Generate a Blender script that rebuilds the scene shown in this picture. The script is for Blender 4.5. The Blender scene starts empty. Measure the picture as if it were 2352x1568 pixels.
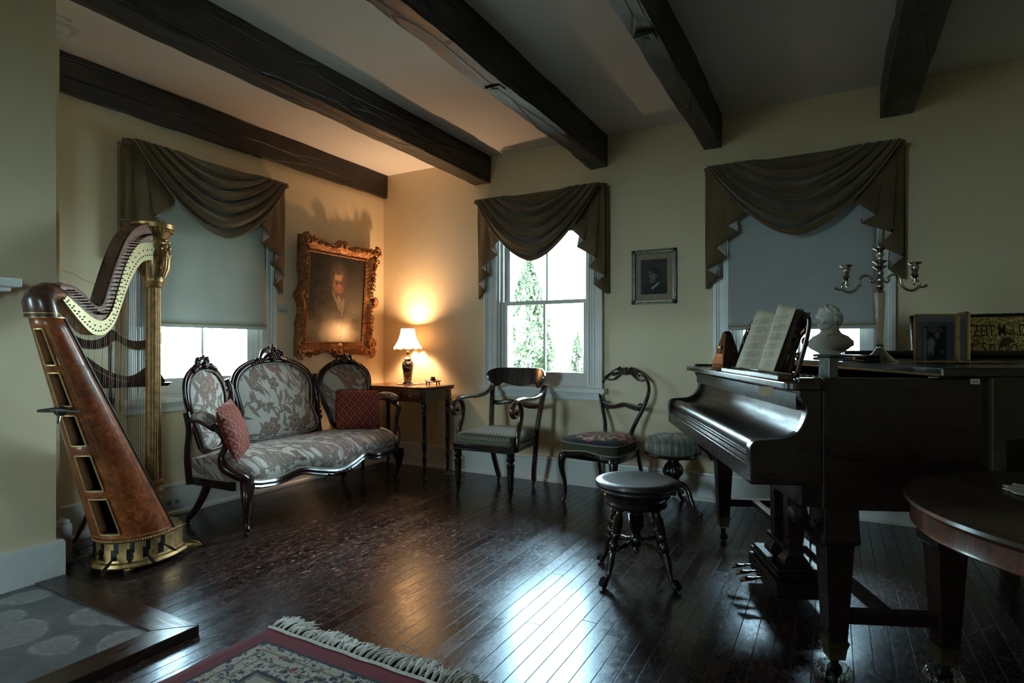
import bpy, bmesh, math, random
from mathutils import Matrix, Vector, noise
random.seed(7)
PI = math.pi
col = bpy.context.scene.collection
sc = bpy.context.scene

LAMP_W = 54.0
# ---------------------------------------------------------------- camera, daylight, exposure
cam_d = bpy.data.cameras.new('camera'); cam = bpy.data.objects.new('camera', cam_d); col.objects.link(cam)
cam.location = (0, 0, 1.08); cam.rotation_euler = (PI/2, 0, math.radians(28.89))
cam_d.sensor_width = 36; cam_d.lens = 36*1334/2352; cam_d.shift_y = 13/2352; cam_d.clip_start = .02
sc.camera = cam
sc.view_settings.view_transform = 'Standard'
try: sc.view_settings.look = 'None'
except Exception: pass
sc.view_settings.exposure = EXPOSURE = 0.28
sc.view_settings.gamma = 1.0
sc.view_settings.use_curve_mapping = False
sc.cycles.adaptive_threshold = .02; sc.cycles.max_bounces = 7; sc.cycles.diffuse_bounces = 4; sc.cycles.glossy_bounces = 3
sc.cycles.transmission_bounces = 4; sc.cycles.transparent_max_bounces = 12
sc.cycles.sample_clamp_indirect = 3.0; sc.cycles.caustics_reflective = False; sc.cycles.caustics_refractive = False

world = bpy.data.worlds.new('overcast_sky'); sc.world = world; world.use_nodes = True
wn = world.node_tree; wn.nodes.clear()
SKY = 44.0
bg = wn.nodes.new('ShaderNodeBackground'); bg.inputs[1].default_value = SKY
wo = wn.nodes.new('ShaderNodeOutputWorld')
wn.links.new(bg.outputs[0], wo.inputs[0])
# overcast dome: cool white, a little brighter overhead
tc = wn.nodes.new('ShaderNodeTexCoord'); sx = wn.nodes.new('ShaderNodeSeparateXYZ'); cr = wn.nodes.new('ShaderNodeValToRGB')
wn.links.new(tc.outputs['Generated'], sx.inputs[0]); wn.links.new(sx.outputs[2], cr.inputs[0]); wn.links.new(cr.outputs[0], bg.inputs[0])
cr.color_ramp.elements[0].color = (.58, .85, .95, 1); cr.color_ramp.elements[0].position = 0
cr.color_ramp.elements[1].color = (.84, .90, 1.0, 1); cr.color_ramp.elements[1].position = .9
_e = cr.color_ramp.elements.new(.45); _e.color = (.60, .86, 1.0, 1)

def portal(name, loc, rot, sx_, sy_):
    l = bpy.data.lights.new(name, 'AREA'); l.shape = 'RECTANGLE'; l.size = sx_; l.size_y = sy_
    l.cycles.is_portal = True
    o = bpy.data.objects.new(name, l); o.location = loc; o.rotation_euler = rot; col.objects.link(o)
XA, YB, H = -3.736, 4.244, 2.70          # wall planes and ceiling
YR, XR = -3.4, 3.0
portal('daylight_portal', (XA-.20, 2.47, 1.5), (PI/2, 0, -PI/2), .9, 1.5)
portal('daylight_portal', (-2.07, YB+.20, 1.5), (-PI/2, 0, 0), .9, 1.5)
portal('daylight_portal', (-.195, YB+.20, 1.5), (-PI/2, 0, 0), .9, 1.5)
portal('daylight_portal', (-2.85, YR-.20, 1.5), (PI/2, 0, 0), .9, 1.5)  # unseen rear window, added for fill
for _y in (-2.4,): portal('daylight_portal', (XR+.22, _y, 1.5), (PI/2, 0, PI/2), .9, 1.5)  # unseen right-wall window, added for fill

# ---------------------------------------------------------------- helpers
def tag(o, label=None, cat=None, group=None, kind=None):
    if label: o['label'] = label
    if cat: o['category'] = cat
    if group: o['group'] = group
    if kind: o['kind'] = kind
    return o
def thing(name, label, cat, loc=(0, 0, 0), rz=0, group=None):
    o = bpy.data.objects.new(name, None); o.empty_display_size = .05
    col.objects.link(o); o.location = loc; o.rotation_euler = (0, 0, rz)
    return tag(o, label, cat, group)
def T(x=0, y=0, z=0): return Matrix.Translation((x, y, z))
def R(a, ax='Z'): return Matrix.Rotation(a, 4, ax)
def lerp(a, b, t): return a+(b-a)*t
def sstep(a, b, x):
    t = max(0, min(1, (x-a)/(b-a))); return t*t*(3-2*t)
def spline(pts, n=8, closed=False):
    "Catmull-Rom through points of any dimension"
    P = [tuple(p) for p in pts]; m = len(P); out = []
    segs = m if closed else m-1
    for i in range(segs):
        if closed: p0, p1, p2, p3 = P[(i-1) % m], P[i], P[(i+1) % m], P[(i+2) % m]
        else: p0, p1, p2, p3 = P[max(i-1, 0)], P[i], P[i+1], P[min(i+2, m-1)]
        for k in range(n):
            t = k/n; t2 = t*t; t3 = t2*t
            out.append(tuple(.5*(2*b+(c-a)*t+(2*a-5*b+4*c-d)*t2+(3*b-a-3*c+d)*t3) for a, b, c, d in zip(p0, p1, p2, p3)))
    if not closed: out.append(P[-1])
    return out

class MB:
    def __init__(s, M=None): s.v = []; s.f = []; s.M = M or Matrix()
    def add(s, vs, fs, M=None):
        k = len(s.v); m = s.M @ M if M else s.M
        s.v += [tuple(m @ Vector(p)) for p in vs]; s.f += [tuple(i+k for i in f) for f in fs]; return s
    def box(s, x0, x1, y0, y1, z0, z1, M=None):
        return s.add([(x, y, z) for z in (z0, z1) for y in (y0, y1) for x in (x0, x1)],
                     [(0, 2, 3, 1), (4, 5, 7, 6), (0, 1, 5, 4), (2, 6, 7, 3), (0, 4, 6, 2), (1, 3, 7, 5)], M)
    def loft(s, rings, cap=True, closed=False, M=None):
        n = len(rings[0]); vs = [p for r in rings for p in r]; fs = []
        m = len(rings)
        for i in range(m if closed else m-1):
            a, b = i*n, ((i+1) % m)*n
            for j in range(n):
                k = (j+1) % n; fs.append((a+j, a+k, b+k, b+j))
        if cap and not closed: fs += [tuple(range(n-1, -1, -1)), tuple((m-1)*n+j for j in range(n))]
        return s.add(vs, fs, M)
    def grid(s, rows, M=None):
        n = len(rows[0]); vs = [p for r in rows for p in r]
        fs = [(i*n+j, i*n+j+1, (i+1)*n+j+1, (i+1)*n+j) for i in range(len(rows)-1) for j in range(n-1)]
        return s.add(vs, fs, M)
    def lathe(s, prof, n=24, M=None, a0=0, flute=None):
        "prof: (radius, z)"
        rings = []
        for r, z in prof:
            rr = [r*(1+(flute[1]*math.cos(flute[0]*2*PI*j/n) if flute and flute[2] <= z <= flute[3] else 0)) for j in range(n)]
            rings.append([(rr[j]*math.cos(2*PI*j/n+a0), rr[j]*math.sin(2*PI*j/n+a0), z) for j in range(n)])
        return s.loft(rings, M=M)
    def tube(s, path, rad, n=10, M=None, closed=False, flat=None, cap=True):
        "rad: number or list; flat: (a, b) section half-sizes scale"
        P = [Vector(p) for p in path]; m = len(P); rings = []
        up = None
        for i in range(m):
            if closed: t = (P[(i+1) % m]-P[i-1])
            else: t = P[min(i+1, m-1)]-P[max(i-1, 0)]
            if t.length < 1e-9: t = Vector((0, 0, 1))
            t.normalize()
            if up is None:
                up = Vector((0, 0, 1)) if abs(t.z) < .9 else Vector((0, 1, 0))
            a = up-t*up.dot(t)
            if a.length < 1e-6: a = t.orthogonal()
            a.normalize(); b = t.cross(a); up = a
            r = rad[i] if isinstance(rad, (list, tuple)) else rad
            fa, fb = flat if flat else (1, 1)
            rings.append([tuple(P[i]+a*(r*fa*math.cos(2*PI*j/n))+b*(r*fb*math.sin(2*PI*j/n))) for j in range(n)])
        return s.loft(rings, cap=cap, closed=closed, M=M)
    def rtube(s, path, wh, M=None, fixed=(0, 1, 0), rnd=.35):
        "rounded-rectangle section: wh list of (w across fixed axis normal, h along fixed axis)"
        P = [Vector(p) for p in path]; m = len(P); F = Vector(fixed); rings = []
        for i in range(m):
            t = P[min(i+1, m-1)]-P[max(i-1, 0)]; t.normalize()
            a = F-t*F.dot(t); a.normalize(); b = t.cross(a)
            w, h = wh[i] if isinstance(wh, list) else wh
            k = 1-rnd; ring = []
            for (u, v) in ((1, k), (k, 1), (-k, 1), (-1, k), (-1, -k), (-k, -1), (k, -1), (1, -k)):
                ring.append(tuple(P[i]+b*(u*w/2)+a*(v*h/2)))
            rings.append(ring)
        return s.loft(rings, M=M)
    def prism(s, pts, d0, d1, ax='y', M=None):
        "2-D outline in the plane normal to ax, extruded from d0 to d1"
        def q(p, d):
            return {'y': (p[0], d, p[1]), 'x': (d, p[0], p[1]), 'z': (p[0], p[1], d)}[ax]
        n = len(pts); vs = [q(p, d0) for p in pts]+[q(p, d1) for p in pts]
        fs = [tuple(range(n)), tuple(range(2*n-1, n-1, -1))]+[(i, i+n, (i+1) % n+n, (i+1) % n) for i in range(n)]
        return s.add(vs, fs, M)
    def ell(s, c, r, n=12, m=8, M=None):
        rings = []
        for i in range(1, m):
            a = PI*i/m
            rings.append([(c[0]+r[0]*math.sin(a)*math.cos(2*PI*j/n), c[1]+r[1]*math.sin(a)*math.sin(2*PI*j/n), c[2]-r[2]*math.cos(a)) for j in range(n)])
        k = len(rings); vs = [p for q in rings for p in q]+[(c[0], c[1], c[2]-r[2]), (c[0], c[1], c[2]+r[2])]
        fs = [(i*n+j, i*n+(j+1) % n, (i+1)*n+(j+1) % n, (i+1)*n+j) for i in range(k-1) for j in range(n)]
        fs += [(k*n, (j+1) % n, j) for j in range(n)]+[(k*n+1, (k-1)*n+j, (k-1)*n+(j+1) % n) for j in range(n)]
        return s.add(vs, fs, M)
    def build(s, name, m, parent=None, bevel=0, smooth=True, sub=0, seg=2, ang=35, norm=True):
        me = bpy.data.meshes.new(name); me.from_pydata(s.v, [], s.f)
        bm = bmesh.new(); bm.from_mesh(me); (bmesh.ops.recalc_face_normals(bm, faces=bm.faces) if norm else None); bm.to_mesh(me); bm.free()
        if m: me.materials.append(m)
        o = bpy.data.objects.new(name, me); col.objects.link(o); o.parent = parent
        if smooth:
            me.polygons.foreach_set('use_smooth', [True]*len(me.polygons))
            me.set_sharp_from_angle(angle=math.radians(ang))
        if bevel:
            b = o.modifiers.new('bevel', 'BEVEL'); b.width = bevel; b.segments = seg; b.limit_method = 'ANGLE'; b.angle_limit = math.radians(40)
        if sub:
            b = o.modifiers.new('sub', 'SUBSURF'); b.levels = sub; b.render_levels = sub
        return o
def copy_tree(o, parent=None):
    c = o.copy(); col.objects.link(c); c.parent = parent
    for ch in list(o.children): copy_tree(ch, c)
    return c
def solid(o, t, off=-1):
    b = o.modifiers.new('solid', 'SOLIDIFY'); b.thickness = t; b.offset = off; return o
def struct(o): o['kind'] = 'structure'; return o

# ---------------------------------------------------------------- materials
class N:
    "small node builder"
    def __init__(s, name):
        s.m = bpy.data.materials.new(name); s.m.use_nodes = True; s.t = s.m.node_tree; s.t.nodes.clear()
        s.out = s.t.nodes.new('ShaderNodeOutputMaterial'); s._c = None
    def n(s, kind, **kw):
        nd = s.t.nodes.new('ShaderNode'+kind)
        for k, v in kw.items(): setattr(nd, k, v)
        return nd
    def set(s, sock, v):
        if v is None: return
        if isinstance(v, bpy.types.NodeSocket): s.t.links.new(v, sock)
        elif isinstance(v, (tuple, list)):
            v = tuple(v); sock.default_value = v if len(v) == len(sock.default_value) else v+(1,)
        else: sock.default_value = v
    def co(s, kind='Object'):
        if s._c is None: s._c = s.n('TexCoord')
        return s._c.outputs[kind]
    def map(s, v, scale=(1, 1, 1), rot=(0, 0, 0), loc=(0, 0, 0)):
        m = s.n('Mapping'); s.set(m.inputs[0], v); m.inputs['Scale'].default_value = scale; m.inputs['Rotation'].default_value = rot; m.inputs['Location'].default_value = loc
        return m.outputs[0]
    def rmap(s, v, rot, scale, loc=(0, 0, 0)): return s.map(s.map(v, (1, 1, 1), (0, 0, rot)), scale, loc=loc)
    def sep(s, v): x = s.n('SeparateXYZ'); s.set(x.inputs[0], v); return x.outputs
    def comb(s, x, y, z=0):
        c = s.n('CombineXYZ'); s.set(c.inputs[0], x); s.set(c.inputs[1], y); s.set(c.inputs[2], z); return c.outputs[0]
    def math(s, op, a, b=None, c=None, clamp=False):
        m = s.n('Math', operation=op, use_clamp=clamp); s.set(m.inputs[0], a); s.set(m.inputs[1], b)
        if c is not None: s.set(m.inputs[2], c)
        return m.outputs[0]
    def vmath(s, op, a, b=None, out=0, scale=None):
        m = s.n('VectorMath', operation=op); s.set(m.inputs[0], a); s.set(m.inputs[1], b)
        if scale is not None: s.set(m.inputs['Scale'], scale)
        return m.outputs[out]
    def noise(s, v, sc=5, det=3, rough=.5, dist=0, out=0):
        n = s.n('TexNoise'); s.set(n.inputs['Vector'], v); s.set(n.inputs['Scale'], sc); s.set(n.inputs['Detail'], det); s.set(n.inputs['Roughness'], rough); s.set(n.inputs['Distortion'], dist)
        return n.outputs[out]
    def vor(s, v, sc=5, feat='F1', out='Distance', rnd=1):
        n = s.n('TexVoronoi', feature=feat); s.set(n.inputs['Vector'], v); s.set(n.inputs['Scale'], sc); s.set(n.inputs['Randomness'], rnd)
        return n.outputs[out]
    def ramp(s, f, stops, interp='LINEAR'):
        r = s.n('ValToRGB'); s.set(r.inputs[0], f); cr = r.color_ramp; cr.interpolation = interp
        while len(cr.elements) < len(stops): cr.elements.new(.5)
        for e, (p, c) in zip(cr.elements, stops):
            e.position = p
            if isinstance(c, (int, float)): c = (c, c, c)
            e.color = tuple(c)+(1,) if len(c) == 3 else c
        return r.outputs[0]
    def mr(s, v, a, b, c=0, d=1, smooth=False):
        m = s.n('MapRange'); m.interpolation_type = 'SMOOTHSTEP' if smooth else 'LINEAR'
        s.set(m.inputs[0], v); s.set(m.inputs[1], a); s.set(m.inputs[2], b); s.set(m.inputs[3], c); s.set(m.inputs[4], d); return m.outputs[0]
    def mix(s, f, a, b, mode='MIX'):
        m = s.n('Mix', data_type='RGBA', blend_type=mode); s.set(m.inputs[0], f); s.set(m.inputs[6], a); s.set(m.inputs[7], b); return m.outputs[2]
    def bump(s, h, st=.3, d=.01):
        b = s.n('Bump'); s.set(b.inputs['Height'], h); b.inputs['Strength'].default_value = st; b.inputs['Distance'].default_value = d; return b.outputs[0]
    def bsdf(s, color, rough=.5, metal=0, spec=.5, bump=None, coat=0, coat_r=.1, sheen=0, link=True, **kw):
        p = s.n('BsdfPrincipled'); s.set(p.inputs['Base Color'], color); s.set(p.inputs['Roughness'], rough); s.set(p.inputs['Metallic'], metal)
        s.set(p.inputs['Specular IOR Level'], spec); s.set(p.inputs['Coat Weight'], coat); s.set(p.inputs['Coat Roughness'], coat_r); s.set(p.inputs['Sheen Weight'], sheen); s.set(p.inputs['Specular Tint'], kw.pop('tint', (1, 1, 1, 1)))
        if bump is not None: s.set(p.inputs['Normal'], bump)
        for k, v in kw.items(): s.set(p.inputs[k.replace('_', ' ')], v)
        if link: s.t.links.new(p.outputs[0], s.out.inputs[0])
        return p.outputs[0]
    def ellmask(s, X, Z, cx, cz, rx, rz, rot=0, soft=.25):
        "soft elliptical mask in picture coordinates"
        c, q = math.cos(rot), math.sin(rot)
        dx = s.math('SUBTRACT', X, cx); dz = s.math('SUBTRACT', Z, cz)
        a = s.math('ADD', s.math('MULTIPLY', dx, c/rx), s.math('MULTIPLY', dz, q/rx))
        b = s.math('ADD', s.math('MULTIPLY', dx, -q/rz), s.math('MULTIPLY', dz, c/rz))
        r = s.math('SQRT', s.math('ADD', s.math('MULTIPLY', a, a), s.math('MULTIPLY', b, b)))
        return s.mr(r, 1-soft, 1+soft, 1, 0, True)
def simple(name, color, rough=.5, metal=0, var=.15, sc=30, bst=.1, stretch=(1, 1, 1), **kw):
    n = N(name); v = n.map(n.co(), stretch); f = n.noise(v, sc, 4)
    c = tuple(color); d = tuple(max(0, x*(1-var)) for x in c); e = tuple(min(1, x*(1+var)) for x in c)
    n.bsdf(n.ramp(f, [(.3, d), (.7, e)]), n.mr(f, .3, .7, rough*.85, min(1, rough*1.15)), metal, bump=n.bump(f, bst, .002), **kw)
    return n.m
def wood(name, dark, light, rough=.3, stretch=(1, 1, .12), sc=22, coat=.3, coat_r=.12, bst=.06):
    n = N(name); v = n.map(n.co(), stretch)
    f = n.noise(v, sc, 6, .6, .8); g = n.noise(v, sc*4, 3)
    c = n.ramp(f, [(.28, dark), (.72, light)])
    c = n.mix(n.mr(g, .5, .75, 0, .35), c, tuple(x*.5 for x in dark))
    n.bsdf(c, n.mr(g, .3, .7, rough*.8, rough*1.25), bump=n.bump(f, bst, .002), coat=coat, coat_r=coat_r)
    return n.m
M = {}
def m_wall():
    n = N('cream_wall_paint'); o = n.co()
    f = n.noise(o, 1.3, 4, .6); g = n.noise(o, 60, 3, .6); b = n.noise(o, 9, 5, .65)
    c = n.ramp(f, [(.3, (.71, .585, .38)), (.7, (.79, .665, .45))])
    chip = n.mr(n.noise(n.map(o, (1, 1, 1.6)), 34, 2, .5, 2), .70, .73)
    chip = n.math('MULTIPLY', chip, n.mr(n.noise(o, 1.1, 2), .60, .66))
    c = n.mix(n.math('MULTIPLY', chip, .5), c, (.50, .40, .24))
    h = n.math('ADD', n.math('MULTIPLY', g, .25), n.math('SUBTRACT', b, n.math('MULTIPLY', chip, .8)))
    n.bsdf(c, .55, bump=n.bump(h, .25, .004)); return n.m
def m_ceil():
    n = N('ceiling_plaster'); o = n.co(); f = n.noise(o, 2, 4)
    n.bsdf(n.ramp(f, [(.3, (.82, .80, .78)), (.7, (.87, .85, .83))]), .8, bump=n.bump(n.noise(o, 18, 4), .15, .004)); return n.m
def m_trim(name='white_gloss_paint', c0=(.80, .80, .77), rough=.32):
    n = N(name); o = n.co(); f = n.noise(o, 7, 4); g = n.noise(o, 40, 3, .6)
    c = n.ramp(f, [(.3, tuple(x*.9 for x in c0)), (.7, c0)])
    c = n.mix(n.mr(g, .72, .76, 0, .5), c, (.35, .30, .22))
    n.bsdf(c, rough, bump=n.bump(f, .12, .003)); return n.m
def m_floor():
    n = N('dark_floorboards'); o = n.co(); x, y, z = n.sep(o)
    W = .062
    row = n.math('FLOOR', n.math('DIVIDE', x, W)); fx = n.math('FRACT', n.math('DIVIDE', x, W))
    off = n.n('TexWhiteNoise', noise_dimensions='1D'); n.set(off.inputs['W'], row)
    yy = n.math('ADD', n.math('DIVIDE', y, 2.1), n.math('MULTIPLY', off.outputs['Value'], 7.3))
    bid = n.math('FLOOR', yy); fy = n.math('FRACT', yy)
    gx = n.math('MINIMUM', fx, n.math('SUBTRACT', 1, fx)); gy = n.math('MULTIPLY', n.math('MINIMUM', fy, n.math('SUBTRACT', 1, fy)), 2.1/W)
    gap = n.mr(n.math('MINIMUM', gx, gy), .012, .036)
    wn_ = n.n('TexWhiteNoise', noise_dimensions='2D'); n.set(wn_.inputs['Vector'], n.comb(row, bid))
    tone = wn_.outputs['Value']
    gr = n.noise(n.map(o, (1, .06, 1)), 55, 5, .6)
    c = n.ramp(gr, [(.3, (.0045, .0024, .0024)), (.7, (.013, .0062, .0055))])
    c = n.mix(n.mr(tone, 0, 1, 0, .6), c, (.036, .015, .011))
    # worn patches where the finish has flaked
    area = n.mr(n.noise(n.map(o, (1, .8, 1), loc=(.2, 1.3, 0)), .75, 2), .47, .63, 0, 1, True)
    ax = n.math('SUBTRACT', x, -2.35); ay = n.math('SUBTRACT', y, 2.5)
    rad = n.math('SQRT', n.math('ADD', n.math('MULTIPLY', ax, ax), n.math('MULTIPLY', n.math('MULTIPLY', ay, ay), .75)))
    zone = n.mr(rad, .35, 1.15, 1, 0, True); area2 = n.math('MAXIMUM', zone, n.math('MULTIPLY', area, .45))
    fl = n.noise(n.rmap(o, .12, (1, .30, 1)), 70, 3, .62, .6)
    thr = n.mr(area2, 0, 1, .82, .605)
    flake = n.mr(n.math('SUBTRACT', fl, thr), 0, .02)
    # long thin curved scratches
    wv = n.vmath('ADD', o, n.vmath('SCALE', n.noise(o, 1.7, 2, out=1), scale=.9))
    e1 = n.mr(n.vor(n.map(wv, (1.0, .55, 1)), 6.5, 'DISTANCE_TO_EDGE'), 0, .0045, 1, 0)
    e1 = n.math('MULTIPLY', e1, n.mr(n.noise(o, 5, 2), .54, .58))
    wv2 = n.vmath('ADD', o, n.vmath('SCALE', n.noise(o, 2.1, 1, out=1), scale=.22)); e2 = None
    for rot, sw, sl, th, lc in ((.25, 210, 9, .72, 0), (1.35, 240, 13, .80, 3), (-.7, 260, 11, .82, 7), (2.2, 300, 20, .78, 11), (.9, 340, 26, .75, 5)):
        q = n.rmap(wv2, rot, (sw, sl, .01), (lc, lc*.3, 0)); vn = n.n('TexVoronoi', voronoi_dimensions='2D'); n.set(vn.inputs['Vector'], q); vn.inputs['Scale'].default_value = 1
        m_ = n.math('MULTIPLY', n.mr(vn.outputs['Distance'], .14, .24, 1, 0), n.mr(n.sep(vn.outputs['Color'])[0], th, th+.15)); e2 = m_ if e2 is None else n.math('MAXIMUM', e2, m_)
    speck = n.mr(n.noise(o, 210, 2), .70, .74)
    speck = n.math('MULTIPLY', speck, n.mr(area2, 0, .7, .15, .8))
    scr = n.math('MAXIMUM', n.math('MULTIPLY', e1, .8), n.math('MULTIPLY', e2, n.mr(area2, 0, 1, .28, .75)))
    wear = n.math('MAXIMUM', n.math('MAXIMUM', flake, scr), speck)
    c = n.mix(n.math('MULTIPLY', wear, .95), c, n.ramp(n.noise(o, 25, 2), [(.3, (.38, .14, .10)), (.7, (.62, .36, .27))]))
    c = n.mix(gap, (.001, .001, .001), c); wear = n.math('MULTIPLY', wear, gap)
    fine = n.noise(n.map(o, (1, .35, 1)), 70, 4, .6)
    big = n.noise(o, 3, 4, .6)
    rg = n.math('ADD', n.mr(fine, .3, .7, .13, .25), n.mr(big, .3, .7, -.03, .08))
    rg = n.math('ADD', rg, n.math('MULTIPLY', wear, .0))
    rg = n.math('ADD', n.math('ADD', rg, n.math('MULTIPLY', n.math('SUBTRACT', 1, gap), .6)), n.math('MULTIPLY', tone, .07))
    hgt = n.math('ADD', n.math('ADD', n.math('MULTIPLY', gap, .35), n.math('MULTIPLY', big, .22)), n.math('SUBTRACT', n.math('MULTIPLY', fine, .05), n.math('MULTIPLY', wear, .04)))
    hgt = n.math('ADD', hgt, n.math('MULTIPLY', tone, .08))
    n.bsdf(c, rg, spec=.62, tint=(.46, .78, 1.0, 1), bump=n.bump(hgt, .25, .004), coat=.07, coat_r=.12); return n.m  # blue specular tint puts the cyan window glare into the floor's reflections
def m_beam():
    n = N('hewn_beam_wood'); o = n.co(); v = n.map(o, (1, .12, 1))
    f = n.noise(v, 16, 6, .65, .6); g = n.noise(o, 5, 3); crk = n.mr(n.vor(n.map(o, (1, .10, 1)), 9, 'DISTANCE_TO_EDGE'), 0, .03)
    c = n.ramp(f, [(.3, (.005, .0038, .003)), (.75, (.026, .016, .011))])
    c = n.mix(n.mr(g, .5, .72, 0, .45), c, (.060, .026, .015))
    h = n.math('ADD', n.math('MULTIPLY', f, .8), n.math('MULTIPLY', crk, .5))
    n.bsdf(n.mix(crk, (.003, .002, .002), c), n.mr(f, .3, .7, .35, .6), bump=n.bump(h, .9, .012)); return n.m
def m_glass():
    n = N('window_glass'); t = n.n('BsdfTransparent'); t.inputs[0].default_value = (.97, .985, .98, 1)
    g = n.n('BsdfGlossy'); g.inputs['Roughness'].default_value = .02
    f = n.n('Fresnel'); f.inputs[0].default_value = 1.45
    m = n.n('MixShader'); n.set(m.inputs[0], f.outputs[0]); n.t.links.new(t.outputs[0], m.inputs[1]); n.t.links.new(g.outputs[0], m.inputs[2])
    n.t.links.new(m.outputs[0], n.out.inputs[0]); return n.m
def m_cloth(name, c0, c1, trans=None, tw=.2, rough=.9, sc=260, sheen=.2, bst=.2):
    n = N(name); o = n.co(); f = n.noise(o, sc, 2); g = n.noise(o, 6, 4)
    c = n.ramp(g, [(.3, c0), (.7, c1)]); c = n.mix(n.mr(f, .35, .7, 0, .3), c, tuple(x*.55 for x in c0))
    p = n.bsdf(c, rough, sheen=sheen, spec=.25, bump=n.bump(f, bst, .001), link=trans is None)
    if trans:
        t = n.n('BsdfTranslucent'); n.set(t.inputs[0], trans); m = n.n('MixShader'); m.inputs[0].default_value = tw
        n.t.links.new(p, m.inputs[1]); n.t.links.new(t.outputs[0], m.inputs[2]); n.t.links.new(m.outputs[0], n.out.inputs[0])
    return n.m
def m_slate():
    n = N('hearth_slate'); o = n.co(); x, y, z = n.sep(o)
    w = n.vmath('ADD', o, n.vmath('SCALE', n.noise(o, 2.5, 3, out=1), scale=.35))
    v = n.vor(n.map(w, (1, 1, .01)), 3.2); lay = n.math('SMOOTH_MIN', n.mr(v, .34, .36), 1, .02)
    f = n.noise(o, 9, 6, .65); g = n.noise(o, 50, 5, .7)
    c = n.ramp(f, [(.3, (.070, .070, .074)), (.7, (.125, .125, .132))])
    c = n.mix(n.math('SUBTRACT', 1, lay), c, n.ramp(g, [(.3, (.10, .096, .092)), (.7, (.25, .235, .22))]))
    edge = n.math('MULTIPLY', n.mr(v, .31, .35), n.mr(v, .35, .385, 1, 0))
    c = n.mix(n.math('MULTIPLY', edge, n.mr(g, .4, .6, 0, .7)), c, (.30, .29, .27))
    h = n.math('ADD', n.math('MULTIPLY', lay, .8), n.math('MULTIPLY', n.math('MULTIPLY', g, n.math('SUBTRACT', 1.15, lay)), .9))
    n.bsdf(c, n.mr(g, .3, .7, .42, .7), bump=n.bump(h, .6, .006)); return n.m
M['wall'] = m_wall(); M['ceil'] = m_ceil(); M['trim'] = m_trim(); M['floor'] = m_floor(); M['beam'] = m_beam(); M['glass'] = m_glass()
M['slate'] = m_slate()
M['wood_dark'] = wood('ebonised_wood', (.006, .004, .0035), (.022, .012, .009), .22, (1, 1, .15), 20, .5, .08)
M['rosewood'] = wood('dark_rosewood', (.012, .005, .004), (.050, .018, .011), .22, (1, 1, .15), 22, .1, .12)
M['mahogany'] = wood('mahogany', (.045, .014, .007), (.13, .042, .018), .28, (.15, 1, 1), 24, .4, .12)
M['piano'] = wood('piano_mahogany', (.005, .0025, .002), (.016, .006, .0045), .30, (.14, .6, 1), 16, .25, .2, .02)
M['brass'] = simple('aged_brass', (.42, .28, .09), .35, 1, .3, 40)
M['ferrule'] = simple('dull_brass', (.16, .11, .05), .45, .9, .3, 40)
M['gilt'] = simple('worn_gilding', (.40, .235, .095), .42, .8, .35, 35, .3)
M['silver'] = simple('tarnished_silver', (.50, .47, .43), .18, 1, .15, 20)
M['black'] = simple('black_lacquer', (.008, .008, .008), .25, 0, .3, 40)
M['iron'] = simple('dark_iron', (.03, .028, .026), .45, .8, .3, 60)
M['cord'] = simple('pale_cord', (.45, .40, .30), .6)
M['plate'] = simple('ivory_plastic', (.55, .53, .46), .4)

# ---------------------------------------------------------------- room shell
WINS_B = [(-2.07, 'window_2'), (-.195, 'window_3')]
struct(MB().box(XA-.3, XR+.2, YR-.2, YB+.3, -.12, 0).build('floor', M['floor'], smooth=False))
struct(MB().box(XA-.3, XR+.2, YR-.2, YB+.3, H, H+.12).build('ceiling', M['ceil'], smooth=False))
ZO0, ZO1, HW = .76, 2.12, .41
def wall_holes(name, a0, a1, holes, place, t=.26):
    w = MB(); xs = a0
    for c in holes:
        w.box(xs, c-HW, 0, t, 0, H, place); w.box(c-HW, c+HW, 0, t, 0, ZO0, place); w.box(c-HW, c+HW, 0, t, ZO1, H, place); xs = c+HW
    w.box(xs, a1, 0, t, 0, H, place)
    return struct(w.build(name, M['wall'], smooth=False))
wall_holes('wall_back', XA-.26, XR+.2, [-2.07, -.195], T(0, YB, 0))
PL = T(XA, 0, 0) @ R(PI/2)              # local x -> world y, local y -> world -x
wall_holes('wall_left', YR, YB, [2.47], PL)
PR = T(0, YR, 0) @ R(PI)
wall_holes('wall_rear', -XR-.2, -XA+.26, [2.85], PR)
wall_holes('wall_right', -YB, -YR, [2.4], T(XR, 0, 0) @ R(-PI/2))
# chimney breast and the narrower pier behind it
XC = -3.125
ch = MB().box(XA, XC, -1.0, 1.325, 0, H)
ch.box(XA, -3.385, 1.325, 1.45, 0, H)
struct(ch.build('wall_chimney', M['wall'], smooth=False))
b = MB().box(XA, XC+.028, -1.0, 1.353, .0, .185).box(XA, XC+.024, -1.0, 1.349, .185, .195)
struct(b.build('baseboard_chimney', M['trim'], bevel=.003, smooth=False))
b = MB().box(XA, -3.345, 1.353, 1.49, 0, .195).box(XA, -3.352, 1.353, 1.483, .195, .215)
struct(b.build('baseboard_pier', M['trim'], bevel=.003, smooth=False))
# crown at the head of the pier
cp = [(0, 0), (.085, 0), (.085, .014), (.07, .02), (.062, .04), (.04, .055), (.028, .072), (.016, .078), (0, .09)]
b = MB(); b.prism([(1.45+x, H-z) for x, z in cp], XA, -3.37, 'x'); b.prism([(-3.385+x, H-z) for x, z in cp], 1.30, 1.47, 'y')
struct(b.build('trim_1', M['trim'], smooth=False))
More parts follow.
